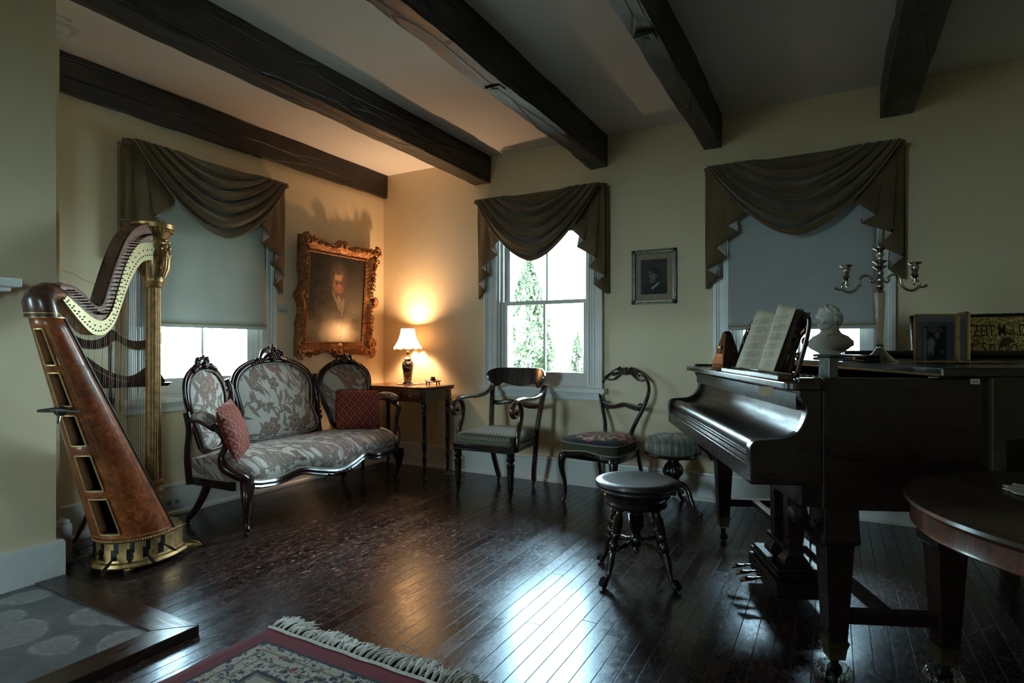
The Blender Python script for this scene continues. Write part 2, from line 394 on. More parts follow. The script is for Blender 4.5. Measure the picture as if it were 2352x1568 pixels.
# baseboards
def baseboard(name, a0, a1, place):
    p = [(0, 0), (-.030, 0), (-.030, .018), (-.020, .026), (-.018, .03), (-.018, .178), (-.024, .184), (-.022, .196), (-.008, .20), (0, .20)]
    b = MB(); b.prism([(y, z) for y, z in p], a0, a1, 'x', place); return struct(b.build(name, M['trim'], smooth=False))
baseboard('baseboard_back', XA, XR, T(0, YB, 0))
baseboard('baseboard_left', 1.45, YB, PL)
# ceiling beams, rough hewn
def beam(x0, x1, z0, seed, y0=YR, wav=.010):
    rings = []; rr = random.Random(seed); n = 90
    for i in range(n+1):
        y = lerp(YB+.0, y0, i/n); ring = []
        for (cx_, cz_) in ((x0, z0), ((x0+x1)/2, z0), (x1, z0), (x1, (z0+H)/2), (x1, H+.01), (x0, H+.01), (x0, (z0+H)/2)):
            d = noise.noise_vector(Vector((cx_*9, y*2.3, cz_*9+seed)))*wav + noise.noise_vector(Vector((cx_*30, y*9, cz_*30+seed)))*wav*.5
            ring.append((cx_+d.x*(1.0), y, min(H+.01, cz_+d.z*1.2)))
        rings.append(ring)
    o = MB().loft(rings).build('ceiling_beam', M['beam'], ang=30); return struct(o)
bm1 = beam(XA, XA+.05, 2.487, 1, 1.45, .008)
beam(-2.705, -2.553, 2.478, 2); b3 = beam(-1.635, -1.508, 2.462, 3); b4 = beam(-.79, -.672, 2.47, 4); beam(.258, .43, 2.495, 5)
for (x, y) in ((-1.57, 2.66), (-.73, 2.55)):                       # old peg sockets under two beams
    p = MB().box(x-.045, x+.045, y-.03, y+.03, 2.449, 2.468)
    p.lathe([(.0, 2.444), (.018, 2.444), (.022, 2.450), (.022, 2.46)], 14, T(x, y, 0) )
    struct(p.build('beam_peg', M['beam']))

# ---------------------------------------------------------------- windows
def window(name, place):
    "local x along the wall, y into the wall, origin at the opening's centre on the wall plane"
    root = bpy.data.objects.new(name, None); col.objects.link(root); struct(root); root.matrix_world = place
    c = MB(); o = HW
    for s in (-1, 1):                                              # moulded side casings
        def b(x0, x1, d0, d1, z0=ZO0, z1=2.24): c.box(min(s*x0, s*x1), max(s*x0, s*x1), d0, d1, z0, z1)
        b(o-.004, o+.118, -.020, 0); b(o+.098, o+.122, -.038, -.001); b(o+.084, o+.098, -.029, -.001); b(o+.042, o+.056, -.025, -.001); b(o, o+.014, -.028, -.001)
        b(o+.026, o+.034, -.024, -.001)
    c.box(-o-.12, o+.12, -.02, 0, ZO1, 2.24); c.box(-o-.122, o+.122, -.038, -.001, 2.218, 2.24)
    c.build('casing', M['trim'], root, bevel=.002, seg=1, smooth=False)
    s_ = MB(); s_.prism([(-.075, .735), (-.070, .728), (-.070, .762), (0.10, .768), (.10, .735)][1:] , -o-.15, o+.15, 'x')
    s_.box(-o-.13, o+.13, -.045, 0, .715, .735); s_.box(-o-.125, o+.125, -.030, 0, .700, .715); s_.box(-o-.12, o+.12, -.020, 0, .672, .700); s_.box(-o-.12, o+.12, -.028, 0, .668, .678)
    s_.build('sill', M['trim'], root, bevel=.002, seg=1, smooth=False)
    j = MB(); j.box(-o, -o+.018, 0, .24, ZO0, ZO1); j.box(o-.018, o, 0, .24, ZO0, ZO1); j.box(-o, o, 0, .24, ZO1-.018, ZO1); j.box(-o, o, .0, .25, ZO0-.002, ZO0+.012)
    for s in (-1, 1):
        a, b2 = sorted((s*(o-.018), s*(o-.036))); j.box(a, b2, .035, .052, ZO0, ZO1); j.box(a, b2, .088, .096, ZO0, ZO1)
    j.build('jamb', M['trim'], root, bevel=.0015, seg=1, smooth=False)
    def sash(z0, z1, y0, bot, top, nm):
        f = MB(); w = o-.02; y1 = y0+.034
        f.box(-w, -w+.045, y0, y1, z0, z1); f.box(w-.045, w, y0, y1, z0, z1); f.box(-w+.04, w-.04, y0, y1, z0, z0+bot); f.box(-w+.04, w-.04, y0, y1, z1-top, z1)
        f.box(-.009, .009, y0+.004, y1-.004, z0+bot, z1-top)
        q = f.build('sash', M['trim'], root, bevel=.002, seg=1, smooth=False)
        for s in (-1, 1):
            g = MB(); a, b2 = sorted((s*.006, s*(w-.038))); g.box(a, b2, y0+.015, y0+.018, z0+bot-.006, z1-top+.006); g.build('pane', M['glass'], q, smooth=False)
        return q
    lo = sash(.772, 1.462, .052, .105, .030, 'lower'); sash(1.438, ZO1-.02, .098, .030, .05, 'upper')
    return root
wins = {}
for x, nm in WINS_B: wins[nm] = window(nm, T(x, YB, 0))
window('window_1', T(XA, 2.47, 0) @ R(PI/2))
window('window_fill_rear', T(-2.85, YR, 0) @ R(PI)); window('window_fill_right', T(XR, -2.4, 0) @ R(-PI/2))  # two unseen windows, added behind the camera to let in fill light

# ---------------------------------------------------------------- garden outside
def m_leaf(nm, a, b):
    n = N(nm); f = n.noise(n.co(), 3, 3); g = n.noise(n.co(), 30, 2)
    n.bsdf(n.mix(n.mr(g, .4, .7, 0, .6), n.ramp(f, [(.3, a), (.7, b)]), (.20, .13, .09)), .7); return n.m
M['leaf'] = m_leaf('cedar_foliage', (.030, .078, .036), (.060, .125, .062))
M['lawn'] = simple('pale_bounce_lawn', (.50, .54, .44), .9)  # lawn colour raised to bounce more daylight up onto the ceiling
struct(MB().box(-40, 40, YR-40, YB+60, -.75, -.65).build('ground', M['lawn'], smooth=False))
def tree(label, x, y, h, r, seed, n=5200, z0=-.65, leaf=.055):
    rr = random.Random(seed); vs = []; fs = []
    root = thing('cedar_tree', label, 'tree', (x, y, z0), 0, 'evergreens in the garden')
    lobes = [(rr.uniform(0, 2*PI), rr.uniform(.05, .95), rr.uniform(.10, .22)) for _ in range(60)]
    for i in range(n):
        a, t, q = rr.choice(lobes); t += rr.gauss(0, .03); a += rr.gauss(0, .25)
        if t < 0.02 or t > 1: continue
        pr_ = r*math.sin(PI*min(1, (t*.86+.14)))**.7*(1.05-t*.55)
        rad = pr_*(.72+rr.random()*.34)
        p = Vector((rad*math.cos(a), rad*math.sin(a), t*h)); s = leaf*rr.uniform(.5, 1.3)
        d1 = Vector((rr.gauss(0, 1), rr.gauss(0, 1), rr.gauss(.4, 1))).normalized(); d2 = d1.cross(Vector((rr.gauss(0, 1), rr.gauss(0, 1), rr.gauss(0, 1)))).normalized()
        k = len(vs); vs += [tuple(p-d1*s), tuple(p+d2*s*.35), tuple(p+d1*s), tuple(p-d2*s*.35)]; fs.append((k, k+1, k+2, k+3))
    m = MB(); m.v = vs; m.f = fs; m.build('foliage', M['leaf'], root, smooth=False)
    MB().lathe([(.07, 0), (.05, h*.5), (.015, h*.95)], 8).build('trunk', M['beam'], root)
def gpt(px, d):       # garden positions, metres from the house
    l = (px-1176)/1334*d; s, c = math.sin(math.radians(28.89)), math.cos(math.radians(28.89)); return (-s*d+c*l, c*d+s*l)
x, y = gpt(1214, 9.5); tree('tall evergreen filling the left panes of the middle window', x, y, 3.2, .60, 1, 12000)
x, y = gpt(1326, 11); tree('pale evergreen seen low behind the right pane of the middle window', x, y, 2.05, .24, 3, 2400)
x, y = gpt(1287, 12.5); tree('small round shrub just right of the tall evergreen outside', x, y, 1.15, .30, 5, 2200)
# ---------------------------------------------------------------- drapery
M['olive'] = m_cloth('olive_brown_drape', (.100, .066, .032), (.155, .105, .052), (.07, .05, .028), .06, sc=300, sheen=.3)
M['lining'] = m_cloth('white_lining', (.55, .56, .56), (.62, .63, .63), (.5, .52, .52), .35, sc=200, sheen=0)
M['shade_pale'] = m_cloth('pale_shade_cloth', (.50, .51, .44), (.56, .57, .50), (.50, .56, .50), .085, sc=500, sheen=0, bst=.05)
M['shade_grey'] = m_cloth('grey_shade_cloth', (.42, .43, .42), (.48, .49, .48), (.44, .49, .52), .058, sc=500, sheen=0, bst=.05)
M['braid'] = simple('shade_braid', (.26, .20, .10), .8, 0, .4, 120, .5)
def two_sided(o, t, mat2):
    o.data.materials.append(mat2); b = o.modifiers.new('solid', 'SOLIDIFY'); b.thickness = t; b.offset = -1; b.material_offset = 1; b.material_offset_rim = 1
def facing(o, d):
    "make an open surface's normals look along d on average"
    s = sum((p.normal.dot(Vector(d))*p.area for p in o.data.polygons))
    if s < 0: o.data.flip_normals()
def wall_thing(name, label, cat, place, group=None):
    o = thing(name, label, cat, group=group); o.matrix_world = place; return o
def valance(label, place, seed, hw=.565, zt=2.315, drop=0):
    rr = random.Random(seed); root = wall_thing('swag_valance', label, 'curtain', place, 'draped valances over the windows')
    ph = rr.uniform(0, 6)
    b = MB().box(-hw-.012, hw+.012, -.118, 0, zt-.03, zt-.008)
    b.build('cornice_board', M['olive'], root, bevel=.004)
    b = MB(); rows = []
    for i in range(13):
        v = i/12; rows.append([(lerp(-hw*.75, hw*.75, j/40), -.118-.006*math.sin(j*1.7+ph)*v-.004, zt-.01-v*.26) for j in range(41)])
    o = b.grid(rows).build('back_panel', M['olive'], root); facing(o, place.to_3x3() @ Vector((0, -1, 0))) if False else None
    solid(o, .003)
    rows = []; nv, nu = 84, 56
    top = .47
    for i in range(nv+1):
        v = i/nv; row = []
        xl = -hw+.012+(1-v)**1.3*.30; xr = hw-.012-(1-v)**1.3*.26
        for j in range(nu+1):
            u = j/nu; x = lerp(xl, xr, u); c = 2*u-1
            e = max(0, 1-abs(c)**(1.75))
            env = (.25+.75*math.sin(PI*u)**.6)
            w = v**.9*5.3+.12*math.sin(3*c+ph)
            fold = (abs(math.sin(PI*w))**.7)*2-1
            fold2 = math.sin(2*PI*(v*9.3+.4*c+ph))*.25
            depth = .015+.035*math.sin(PI*u)*v+.040*(fold+fold2)*env*min(1, v*6)*min(1, (1-v)*14+.35)
            z = zt-.004-(.10+(.39+drop)*v)*e*(.25+.75*v**.35)-.014*fold*env*v
            row.append((x, -.125-depth, z))
        rows.append(row)
    o = MB().grid(rows).build('swag', M['olive'], root, ang=80); facing(o, (0, -1, 0)); two_sided(o, .004, M['lining'])
    for s in (-1, 1):
        q = [(.262, 1.985), (.25, 1.965), (.150, 1.89), (.218, 1.845), (.060, 1.755), (.132, 1.69), (.0, 1.615), (.085, 1.55), (.0, 1.49), (-.012, 1.49)]
        q = [(x+rr.uniform(-.008, .008), z+rr.uniform(-.012, .012)) for x, z in q]
        path = []; yb = -.128
        for k, (x, z) in enumerate(q[:-1]):
            x2, z2 = q[k+1]; y0 = yb+.009*k; y1 = yb+.009*(k+1); nseg = 7
            for t in range(nseg):
                f = t/nseg; bow = math.sin(PI*f)*.0038*(-1 if k % 2 else 1)
                path.append((lerp(x, x2, f), lerp(y0, y1, f)+bow, lerp(z, z2, f)))
        path.append((-.013, -.040, 1.49)); path.append((-.013, -.020, 1.49)); path.append((-.010, -.004, 1.49))
        rows = []
        for i in range(15):
            t = i/14; row = []
            for (x, y, z) in path:
                k = .45+.55*t**.8 if x > 0 else 1
                zz = lerp(zt, z, t); yy = y if t > .02 else lerp(-.12, y, .6)
                row.append((s*(-hw+x*k-.002), yy-.004*math.sin(6*t+x*40), zz))
            rows.append(row)
        o = MB().grid(rows).build('tail', M['olive'], root, ang=80, norm=False)
        if s < 0: o.data.flip_normals()
        two_sided(o, .0012, M['lining'])
    return root
place_w1 = T(XA, 2.47, 0) @ R(PI/2); place_w2 = T(-2.07, YB, 0); place_w3 = T(-.195, YB, 0)
valance('olive brown swag valance over the left wall window behind the harp', place_w1, 1)
valance('olive brown swag valance over the unshaded middle window', place_w2, 2, drop=.055)
valance('olive brown swag valance over the right window behind the piano', place_w3, 3, drop=.022)
def shade(label, place, mat, zb, ring=True, seed=0):
    root = wall_thing('roller_shade', label, 'window shade', place, 'roller shades')
    rows = []
    for i in range(30):
        z = lerp(2.2, zb+.032, i/29); rows.append([(lerp(-.43, .43, j/30), -.048+.0022*math.sin(j*.55+seed+i*.05)*(i/29)**.5+.001*math.sin(i*.4), z) for j in range(31)])
    o = MB().grid(rows).build('shade_cloth', mat, root, ang=80); solid(o, .001)
    MB().tube([(-.43, -.048, 2.215), (.43, -.048, 2.215)], .020, 14).build('roller', mat, root)
    MB().box(-.43, .43, -.0545, -.0425, zb, zb+.032).build('hem_bar', mat, root, bevel=.004)
    b = MB(); b.box(-.43, .43, -.057, -.0545, zb+.020, zb+.032); b.build('braid', M['braid'], root, smooth=False)
    if ring:
        b = MB(); b.tube([(.0, -.052, zb+.004), (0, -.056, zb-.012)], .003, 6)
        b.tube([(.020*math.cos(a), -.056, zb-.038+.022*math.sin(a)) for a in [2*PI*k/20 for k in range(20)]], .0028, 6, closed=True)
        b.lathe([(.0, 0), (.006, .002), (.006, .006), (0, .009)], 10, T(0, -.052, zb-.014))
        b.build('pull_ring', M['brass'], root)
    return root
shade('pale greenish roller shade pulled over most of the left wall window', place_w1, M['shade_pale'], 1.208)
shade('dim grey roller shade in the right window behind bust and candelabra', place_w3, M['shade_grey'], 1.195, False, 2)

# ---------------------------------------------------------------- things on the walls
def m_gilt_carved():
    n = N('carved_gilt_frame'); o = n.co(); f = n.noise(o, 45, 5, .65, 1.5); g = n.noise(o, 9, 3)
    c = n.ramp(f, [(.32, (.045, .016, .006)), (.55, (.30, .13, .045)), (.75, (.62, .34, .14))])
    n.bsdf(c, .38, .55, bump=n.bump(f, .8, .006)); return n.m
M['gilt_frame'] = m_gilt_carved()
def m_portrait():
    n = N('oil_portrait'); X, _, Z = n.sep(n.co()); o = n.co()
    X = n.math('DIVIDE', X, 1.45); Z = n.math('DIVIDE', n.math('ADD', Z, .03), 1.35)
    f = n.noise(o, 6, 5, .7); g = n.noise(o, 60, 3)
    c = n.ramp(f, [(.3, (.004, .004, .0035)), (.7, (.010, .008, .006))])
    E_ = lambda c_, col_, *a, **k: n.mix(n.ellmask(X, Z, *a, **k), c_, col_)
    c = E_(c, (.032, .022, .014), -.02, -.30, .30, .14, soft=.8)
    c = E_(c, (.003, .003, .003), .02, -.19, .21, .24, soft=.15)          # coat
    c = E_(c, (.060, .045, .034), .0, .165, .062, .085, soft=.3)         # hair
    c = E_(c, (.030, .020, .015), .055, .10, .030, .10, soft=.5)
    c = E_(c, (.34, .16, .095), .008, .125, .045, .072, soft=.25)        # face
    c = E_(c, (.50, .27, .16), .003, .165, .034, .028, soft=.5)
    c = E_(c, (.40, .13, .075), -.012, .105, .018, .020, soft=.8)
    c = E_(c, (.40, .12, .06), .036, .100, .012, .018, soft=.8)
    c = E_(c, (.16, .05, .03), .040, .13, .010, .05, soft=.6)
    for x_ in (-.008, .026):
        c = E_(c, (.03, .014, .010), x_, .124, .012, .007, soft=.5)
    c = E_(c, (.03, .014, .010), .004, .131, .026, .0018, rot=-.10, soft=.7)
    c = E_(c, (.06, .03, .02), -.006, .138, .014, .003, rot=.1, soft=.6); c = E_(c, (.06, .03, .02), .026, .138, .010, .003, rot=-.1, soft=.6)
    c = E_(c, (.50, .22, .13), .012, .104, .0055, .015, soft=.6)
    c = E_(c, (.22, .04, .03), .012, .080, .011, .0030, soft=.6)
    c = E_(c, (.045, .024, .017), .012, .045, .030, .016, soft=.6)
    c = E_(c, (.085, .065, .050), .004, .192, .042, .016, soft=.4); c = E_(c, (.06, .045, .035), -.038, .160, .010, .035, soft=.5); c = E_(c, (.05, .035, .028), .050, .150, .010, .045, soft=.5)
    c = E_(c, (.40, .29, .21), -.018, .035, .007, .045, rot=.5, soft=.3)
    c = E_(c, (.50, .38, .28), .022, -.005, .020, .048, rot=.28, soft=.25)
    c = E_(c, (.42, .31, .23), .048, -.03, .010, .060, rot=-.10, soft=.25)
    c = E_(c, (.30, .20, .14), .022, -.01, .004, .04, rot=.3, soft=.5)
    n.bsdf(c, n.mr(f, .3, .7, .22, .36), bump=n.bump(g, .12, .001)); return n.m
M['portrait'] = m_portrait()
def ornate_frame(root, iw, ih, bw, mat):
    "iw, ih inner half sizes; carved border bw wide with swept corners and centres"
    rows = []; per = []
    nx, nz = 60, 70
    for i in range(nx): per.append((-iw+2*iw*i/nx, ih, 0, 1, abs(2*i/nx-1)))
    for i in range(nz): per.append((iw, ih-2*ih*i/nz, 1, 0, abs(2*i/nz-1)))
    for i in range(nx): per.append((iw-2*iw*i/nx, -ih, 0, -1, abs(2*i/nx-1)))
    for i in range(nz): per.append((-iw, -ih+2*ih*i/nz, -1, 0, abs(2*i/nz-1)))
    prof = [(0, -.010), (.02, -.022), (.10, -.026), (.16, -.014), (.25, -.018), (.36, -.030), (.50, -.052), (.64, -.066), (.78, -.062), (.90, -.046), (1.0, -.024), (1.0, -.002)]
    for k, (px_, pz_, nx_, nz_, t) in enumerate(per):
        c = sstep(.72, 1, t); mid = 1-sstep(0, .16, t); wob = .012*math.cos(t*PI*3.0)
        w = bw*(.80+.22*c+.18*mid)+wob
        dx, dz = nx_, nz_
        corner = sstep(.90, 1.0, t)
        if nx_ == 0: dx = (1 if px_ > 0 else -1)*corner
        else: dz = (1 if pz_ > 0 else -1)*corner
        row = []
        for q, (u, y) in enumerate(prof):
            rel = 0
            if u > .3 and u < 1: rel = .010*noise.noise(Vector((px_*26+u*5, pz_*26, u*7)))+.006*math.sin(k*1.9+u*9)
            row.append((px_+dx*w*u, y-rel-.014*c*(u > .3)*(u < 1), pz_+dz*w*u))
        rows.append(row)
    b = MB(); b.loft(rows, cap=False, closed=True)
    def curl(cx_, cz_, r, a0, turns, th, sgn=1, y=-.075):
        p = []
        for i in range(22):
            t = i/21; a = a0+sgn*turns*2*PI*t; rr_ = r*(1-.8*t)
            p.append((cx_+rr_*math.cos(a), y-.008*math.sin(t*PI), cz_+rr_*math.sin(a)))
        b.tube(p, [th*(1-.45*i/21) for i in range(22)], 6)
    for sx_ in (-1, 1):
        for sz_ in (-1, 1):
            X, Z = sx_*(iw+bw*.62), sz_*(ih+bw*.62)
            curl(X, Z, .045, PI/4 if sx_*sz_ > 0 else 3*PI/4, 1.2, .011, sx_*sz_)
            curl(X-sx_*.07, Z+sz_*.012, .034, 0, 1.1, .009, -sx_*sz_); curl(X+sx_*.012, Z-sz_*.07, .034, PI/2, 1.1, .009, sx_*sz_)
            for k in range(5):
                a = math.atan2(sz_, sx_)+(k-2)*.42; b.ell((X+math.cos(a)*.052, -.07, Z+math.sin(a)*.052), (.014, .012, .014), 8, 5)
            b.ell((X, -.075, Z), (.022, .016, .022), 10, 6)
            for k in range(7):
                t = k/7; curl(X-sx_*(.13+t*iw*.62), Z-sz_*.010+.006*math.sin(k*2), .016, k, .9, .0055, 1 if k % 2 else -1, -.068)
                curl(X-sz_*0-sx_*.008, Z-sz_*(.13+t*ih*.62), .016, k, .9, .0055, 1 if k % 2 else -1, -.068)
    for (X, Z, h) in ((0, ih+bw*.6, 1), (0, -ih-bw*.6, 1), (iw+bw*.6, 0, 0), (-iw-bw*.6, 0, 0)):
        for k in range(5):
            a = (PI/2 if Z > 0 else -PI/2) if h else (0 if X > 0 else PI); a += (k-2)*.5
            b.ell((X+math.cos(a)*.034, -.074, Z+math.sin(a)*.034), (.013+.012*abs(math.cos(a)), .012, .013+.012*abs(math.sin(a))), 8, 5)
        b.ell((X, -.080, Z), (.020, .014, .020), 10, 6)
    for k in range(84):                                             # pearl bead round the sight edge
        t = k/84*4; s = int(t); f = t-s
        p = [(-iw+2*iw*f, ih), (iw, ih-2*ih*f), (iw-2*iw*f, -ih), (-iw, -ih+2*ih*f)][s]
        b.ell((p[0]*(1+.012/iw), -.026, p[1]*(1+.012/ih)), (.0075, .006, .0075), 6, 4)
    b.build('gilt_frame', mat, root, ang=50)
root = thing('portrait_painting', 'oil portrait of a man in carved gilt frame above the sofa', 'painting')
root.matrix_world = T(XA+.012, 3.625, 1.49) @ R(PI/2) @ Matrix.Rotation(math.radians(4.0), 4, 'X')
ornate_frame(root, .315, .362, .132, M['gilt_frame'])
MB().box(-.322, .322, -.014, -.006, -.369, .369).build('canvas', M['portrait'], root, smooth=False)
tb = MB(); tb.prism([(.024*math.cos(a), .024*math.sin(a)) for a in [PI*k/14 for k in range(15)]]+[(-.010, -.0), (0, .008), (.010, 0)][::1], -.082, -.076, 'y', T(0, 0, -.392))
tb.build('title_plate', simple('pale_brass', (.75, .55, .28), .4, .6), root)
def m_bwphoto():
    n = N('old_portrait_print'); X, _, Z = n.sep(n.co()); o = n.co(); f = n.noise(o, 14, 3)
    c = n.ramp(f, [(.3, (.028, .029, .027)), (.7, (.048, .048, .045))])
    E_ = lambda c_, v, *a, **k: n.mix(n.ellmask(X, Z, *a, **k), c_, (v, v, v*.95))
    c = E_(c, .016, .02, -.105, .095, .062, soft=.1); c = E_(c, .020, .012, -.02, .055, .05, soft=.4)
    c = E_(c, .14, -.012, .012, .026, .042, rot=.15, soft=.2); c = E_(c, .13, -.028, .005, .010, .012, soft=.4); c = E_(c, .11, -.012, -.03, .020, .016, soft=.3)
    c = E_(c, .014, .006, .048, .036, .022, rot=-.2, soft=.2); c = E_(c, .015, .030, .022, .020, .034, soft=.25)
    c = E_(c, .10, .022, .004, .006, .010, soft=.4); c = E_(c, .02, -.022, .020, .010, .005, soft=.5); c = E_(c, .03, -.028, -.012, .010, .004, soft=.5)
    c = E_(c, .38, .018, -.062, .007, .030, rot=-.85, soft=.25); c = E_(c, .30, -.010, -.082, .008, .012, soft=.3)
    n.bsdf(c, .6, spec=.2); return n.m
root = wall_thing('framed_photograph', 'small black and white portrait photograph in dark carved frame', 'picture', T(-1.148, YB, 1.597))
w_, h_ = .165, .2
b = MB()
for (x0, x1, z0, z1) in ((-w_, w_, h_-.028, h_), (-w_, w_, -h_, -h_+.028), (-w_, -w_+.028, -h_, h_), (w_-.028, w_, -h_, h_)): b.box(x0, x1, -.022, 0, z0, z1)
for k in range(120):
    t = k/120*4; s = int(t); f = t-s; a, c = w_-.010, h_-.010
    p = [(-a+2*a*f, c), (a, c-2*c*f), (a-2*a*f, -c), (-a, -c+2*c*f)][s]; b.ell((p[0], -.022, p[1]), (.0055, .004, .0055), 6, 4)
for sx_ in (-1, 1):
    for sz_ in (-1, 1): b.ell((sx_*(w_-.018), -.023, sz_*(h_-.018)), (.014, .006, .014), 8, 5)
b.build('frame', simple('dark_pewter_frame', (.085, .075, .055), .35, .6, .5, 60, .4), root, bevel=.003)
MB().box(-w_+.026, w_-.026, -.008, -.004, -h_+.026, h_-.026).build('mat_board', simple('tan_mat', (.30, .235, .165), .8, 0, .08), root, smooth=False)
MB().box(-.097, .097, -.0095, -.008, -.128, .128).build('print', m_bwphoto(), root, smooth=False)
def outlet(label, place, c, land=False):
    r = wall_thing('wall_outlet', label, 'outlet', place, 'wall outlets'); w, h = (.066, .038) if land else (.036, .058)
    MB().box(-w, w, -.006, 0, -h, h).build('cover_plate', c, r, bevel=.003)
    for s in (-1, 1):
        q = T(s*.026, -.006, 0) if land else T(0, -.006, s*.024)
        b = MB().lathe([(0, 0), (.017, 0), (.017, .004), (.015, .006), (0, .006)], 16, q @ R(PI/2, 'X'))
        f = b.build('socket', M['plate'] if land else c, r)
        s2 = MB(); [s2.box(dx-.0018, dx+.0018, -.0075, -.0058, -.001, .009, q @ T(0, .0, -.004) @ T(0, .006-.006, 0)) for dx in (-.006, .006)]
        s2.lathe([(0, 0), (.0025, 0), (.0025, .001), (0, .001)], 8, q @ T(0, -.0065, -.009) @ R(PI/2, 'X'))
        s2.build('slots', M['black'], f)
outlet('white double outlet set sideways in the left wall baseboard', T(XA+.018, 2.215, .085) @ R(PI/2), M['trim'], True)
outlet('beige outlet in the back baseboard behind the armchair', T(-2.838, YB-.018, .082), simple('beige_plastic', (.45, .38, .22), .4))
n = N('faded_drawing'); o = n.co(); X, _, Z = n.sep(o); f = n.noise(n.map(o, (1, 1, 2.2)), 70, 4, .7, 1.0)
c = n.ramp(f, [(.44, (.10, .12, .10)), (.52, (.55, .60, .52)), (.7, (.62, .66, .60))])
c = n.mix(n.math('MULTIPLY', n.mr(Z, -.004, .004), .75), c, (.60, .64, .56)); c = n.mix(n.mr(n.math('ABSOLUTE', Z), .024, .027), c, (.66, .67, .62))
n.bsdf(c, .2, coat=.5)
b = MB().box(-.045, .045, -.009, 0, -.040, .040)
tag(b.build('glass_plaque', n.m, bevel=.002), 'small pale glass plaque on the wall right of the left window', 'picture').matrix_world = T(XA, 3.085, 1.372) @ R(PI/2)
# mantel shelf end on the chimney breast
b = MB().box(XC, XC+.165, -.9, 1.135, 1.330, 1.366).box(XC, XC+.13, -.88, 1.11, 1.312, 1.330).box(XC, XC+.08, -.86, 1.09, 1.292, 1.312)
tag(b.build('mantel_shelf', M['trim'], bevel=.004), 'end of a white mantel shelf on the chimney breast at the far left', 'mantel')

# ---------------------------------------------------------------- hearth and rug
root = thing('hearth', 'raised grey slate hearth with dark wood border at lower left', 'hearth', (0, 0, 0))
b = MB(); XH, YH = -2.085, 1.345
b.box(XC+.03, XH-.115, -.8, YH-.115, 0, .030)
b.build('slate_slab', M['slate'], root, smooth=False)
M['border'] = wood('hearth_border_wood', (.008, .005, .004), (.030, .014, .010), .3, (.14, 1, 1), 20, .3, .15)
MB().prism([(XC+.03, YH), (XH, YH), (XH-.115, YH-.115), (XC+.03, YH-.115)], 0, .036, 'z').build('border_board', M['border'], root, bevel=.003, smooth=False)
MB().prism([(XH, YH), (XH, -.8), (XH-.115, -.8), (XH-.115, YH-.115)], 0, .036, 'z').build('border_board', wood('hearth_border_wood_long', (.008, .005, .004), (.030, .014, .010), .3, (1, .14, 1), 20, .3, .15), root, bevel=.003, smooth=False)

def m_rug():
    n = N('persian_rug_pile'); o = n.co(); X, Y, _ = n.sep(o)      # origin at the rug's visible corner; x>0, y<0 inside
    j = n.noise(o, 60, 2, out=1); jx, jy, _ = n.sep(j)
    x = n.math('ADD', X, n.math('MULTIPLY', n.math('SUBTRACT', jx, .5), .010)); y = n.math('ADD', n.math('MULTIPLY', Y, -1), n.math('MULTIPLY', n.math('SUBTRACT', jy, .5), .010))
    d = n.math('MINIMUM', n.math('MINIMUM', x, n.math('SUBTRACT', 1.6, x)), n.math('MINIMUM', y, n.math('SUBTRACT', 2.4, y)))
    red = (.17, .010, .022); navy = (.010, .018, .040); cream = (.44, .38, .31); blue = (.055, .10, .17); teal = (.010, .055, .070); tan = (.20, .135, .080)
    p = n.comb(x, y, 0)
    p = n.vmath('ADD', p, n.vmath('SCALE', n.vmath('SUBTRACT', n.noise(o, 38, 2, out=1), (.5, .5, .5)), scale=.035))
    v1 = n.vor(p, 34, rnd=.8); c1 = n.vor(p, 34, out='Color', rnd=.8); h1, h2, h3 = n.sep(c1)
    # guard bands of little blossoms on cream
    mot = n.ramp(h1, [(0, navy), (.30, blue), (.5, teal), (.68, cream), (.86, red)], 'CONSTANT')
    band = n.mix(n.mr(v1, .42, .46, 1, 0), cream, mot)
    v2 = n.vor(p, 70, rnd=.9); h4, h5, h6 = n.sep(n.vor(p, 70, out='Color', rnd=.9))
    band = n.mix(n.math('MULTIPLY', n.mr(v2, .36, .42, 1, 0), n.mr(h4, .45, .46)), band, n.ramp(h5, [(0, navy), (.4, tan), (.7, blue)], 'CONSTANT'))
    # field medallions
    q = n.vmath('ADD', p, n.vmath('SCALE', n.noise(o, 16, 1, out=1), scale=.03))
    v3 = n.vor(q, 6.2, rnd=.55); r3 = n.math('FRACT', n.math('MULTIPLY', v3, 4.6))
    fld = n.ramp(r3, [(0, cream), (.22, navy), (.40, red), (.50, cream), (.66, blue), (.80, cream)], 'CONSTANT')
    fld = n.mix(n.math('MULTIPLY', n.mr(v3, .50, .54), 1.0), fld, cream)
    fld = n.mix(n.math('MULTIPLY', n.mr(v1, .38, .44, 1, 0), n.mr(h2, .50, .51)), fld, n.ramp(h3, [(0, navy), (.35, blue), (.6, tan), (.85, red)], 'CONSTANT'))
    c = n.mix(n.mr(d, .228, .230), band, fld)
    for a, w, cc in ((.075, .007, navy), (.120, .003, tan), (.165, .003, tan), (.222, .007, navy), (.236, .004, tan)):
        c = n.mix(n.mr(n.math('ABSOLUTE', n.math('SUBTRACT', d, a)), w, w+.0015, 1, 0), c, cc)
    c = n.mix(n.mr(d, .070, .072), red, c)
    pile = n.noise(o, 420, 2); t = n.noise(o, 9, 3)
    c = n.mix(n.mr(pile, .35, .65, .5, 0), c, (0, 0, 0)); c = n.mix(n.mr(t, .4, .7, 0, .3), c, n.mix(.5, c, (.02, .02, .02)))
    n.bsdf(c, 1, spec=.1, sheen=.15, bump=n.bump(pile, .8, .004)); return n.m
root = thing('persian_rug', 'red bordered oriental rug with cream fringe in the foreground', 'rug', (-1.885, 1.492, 0))
rows = []
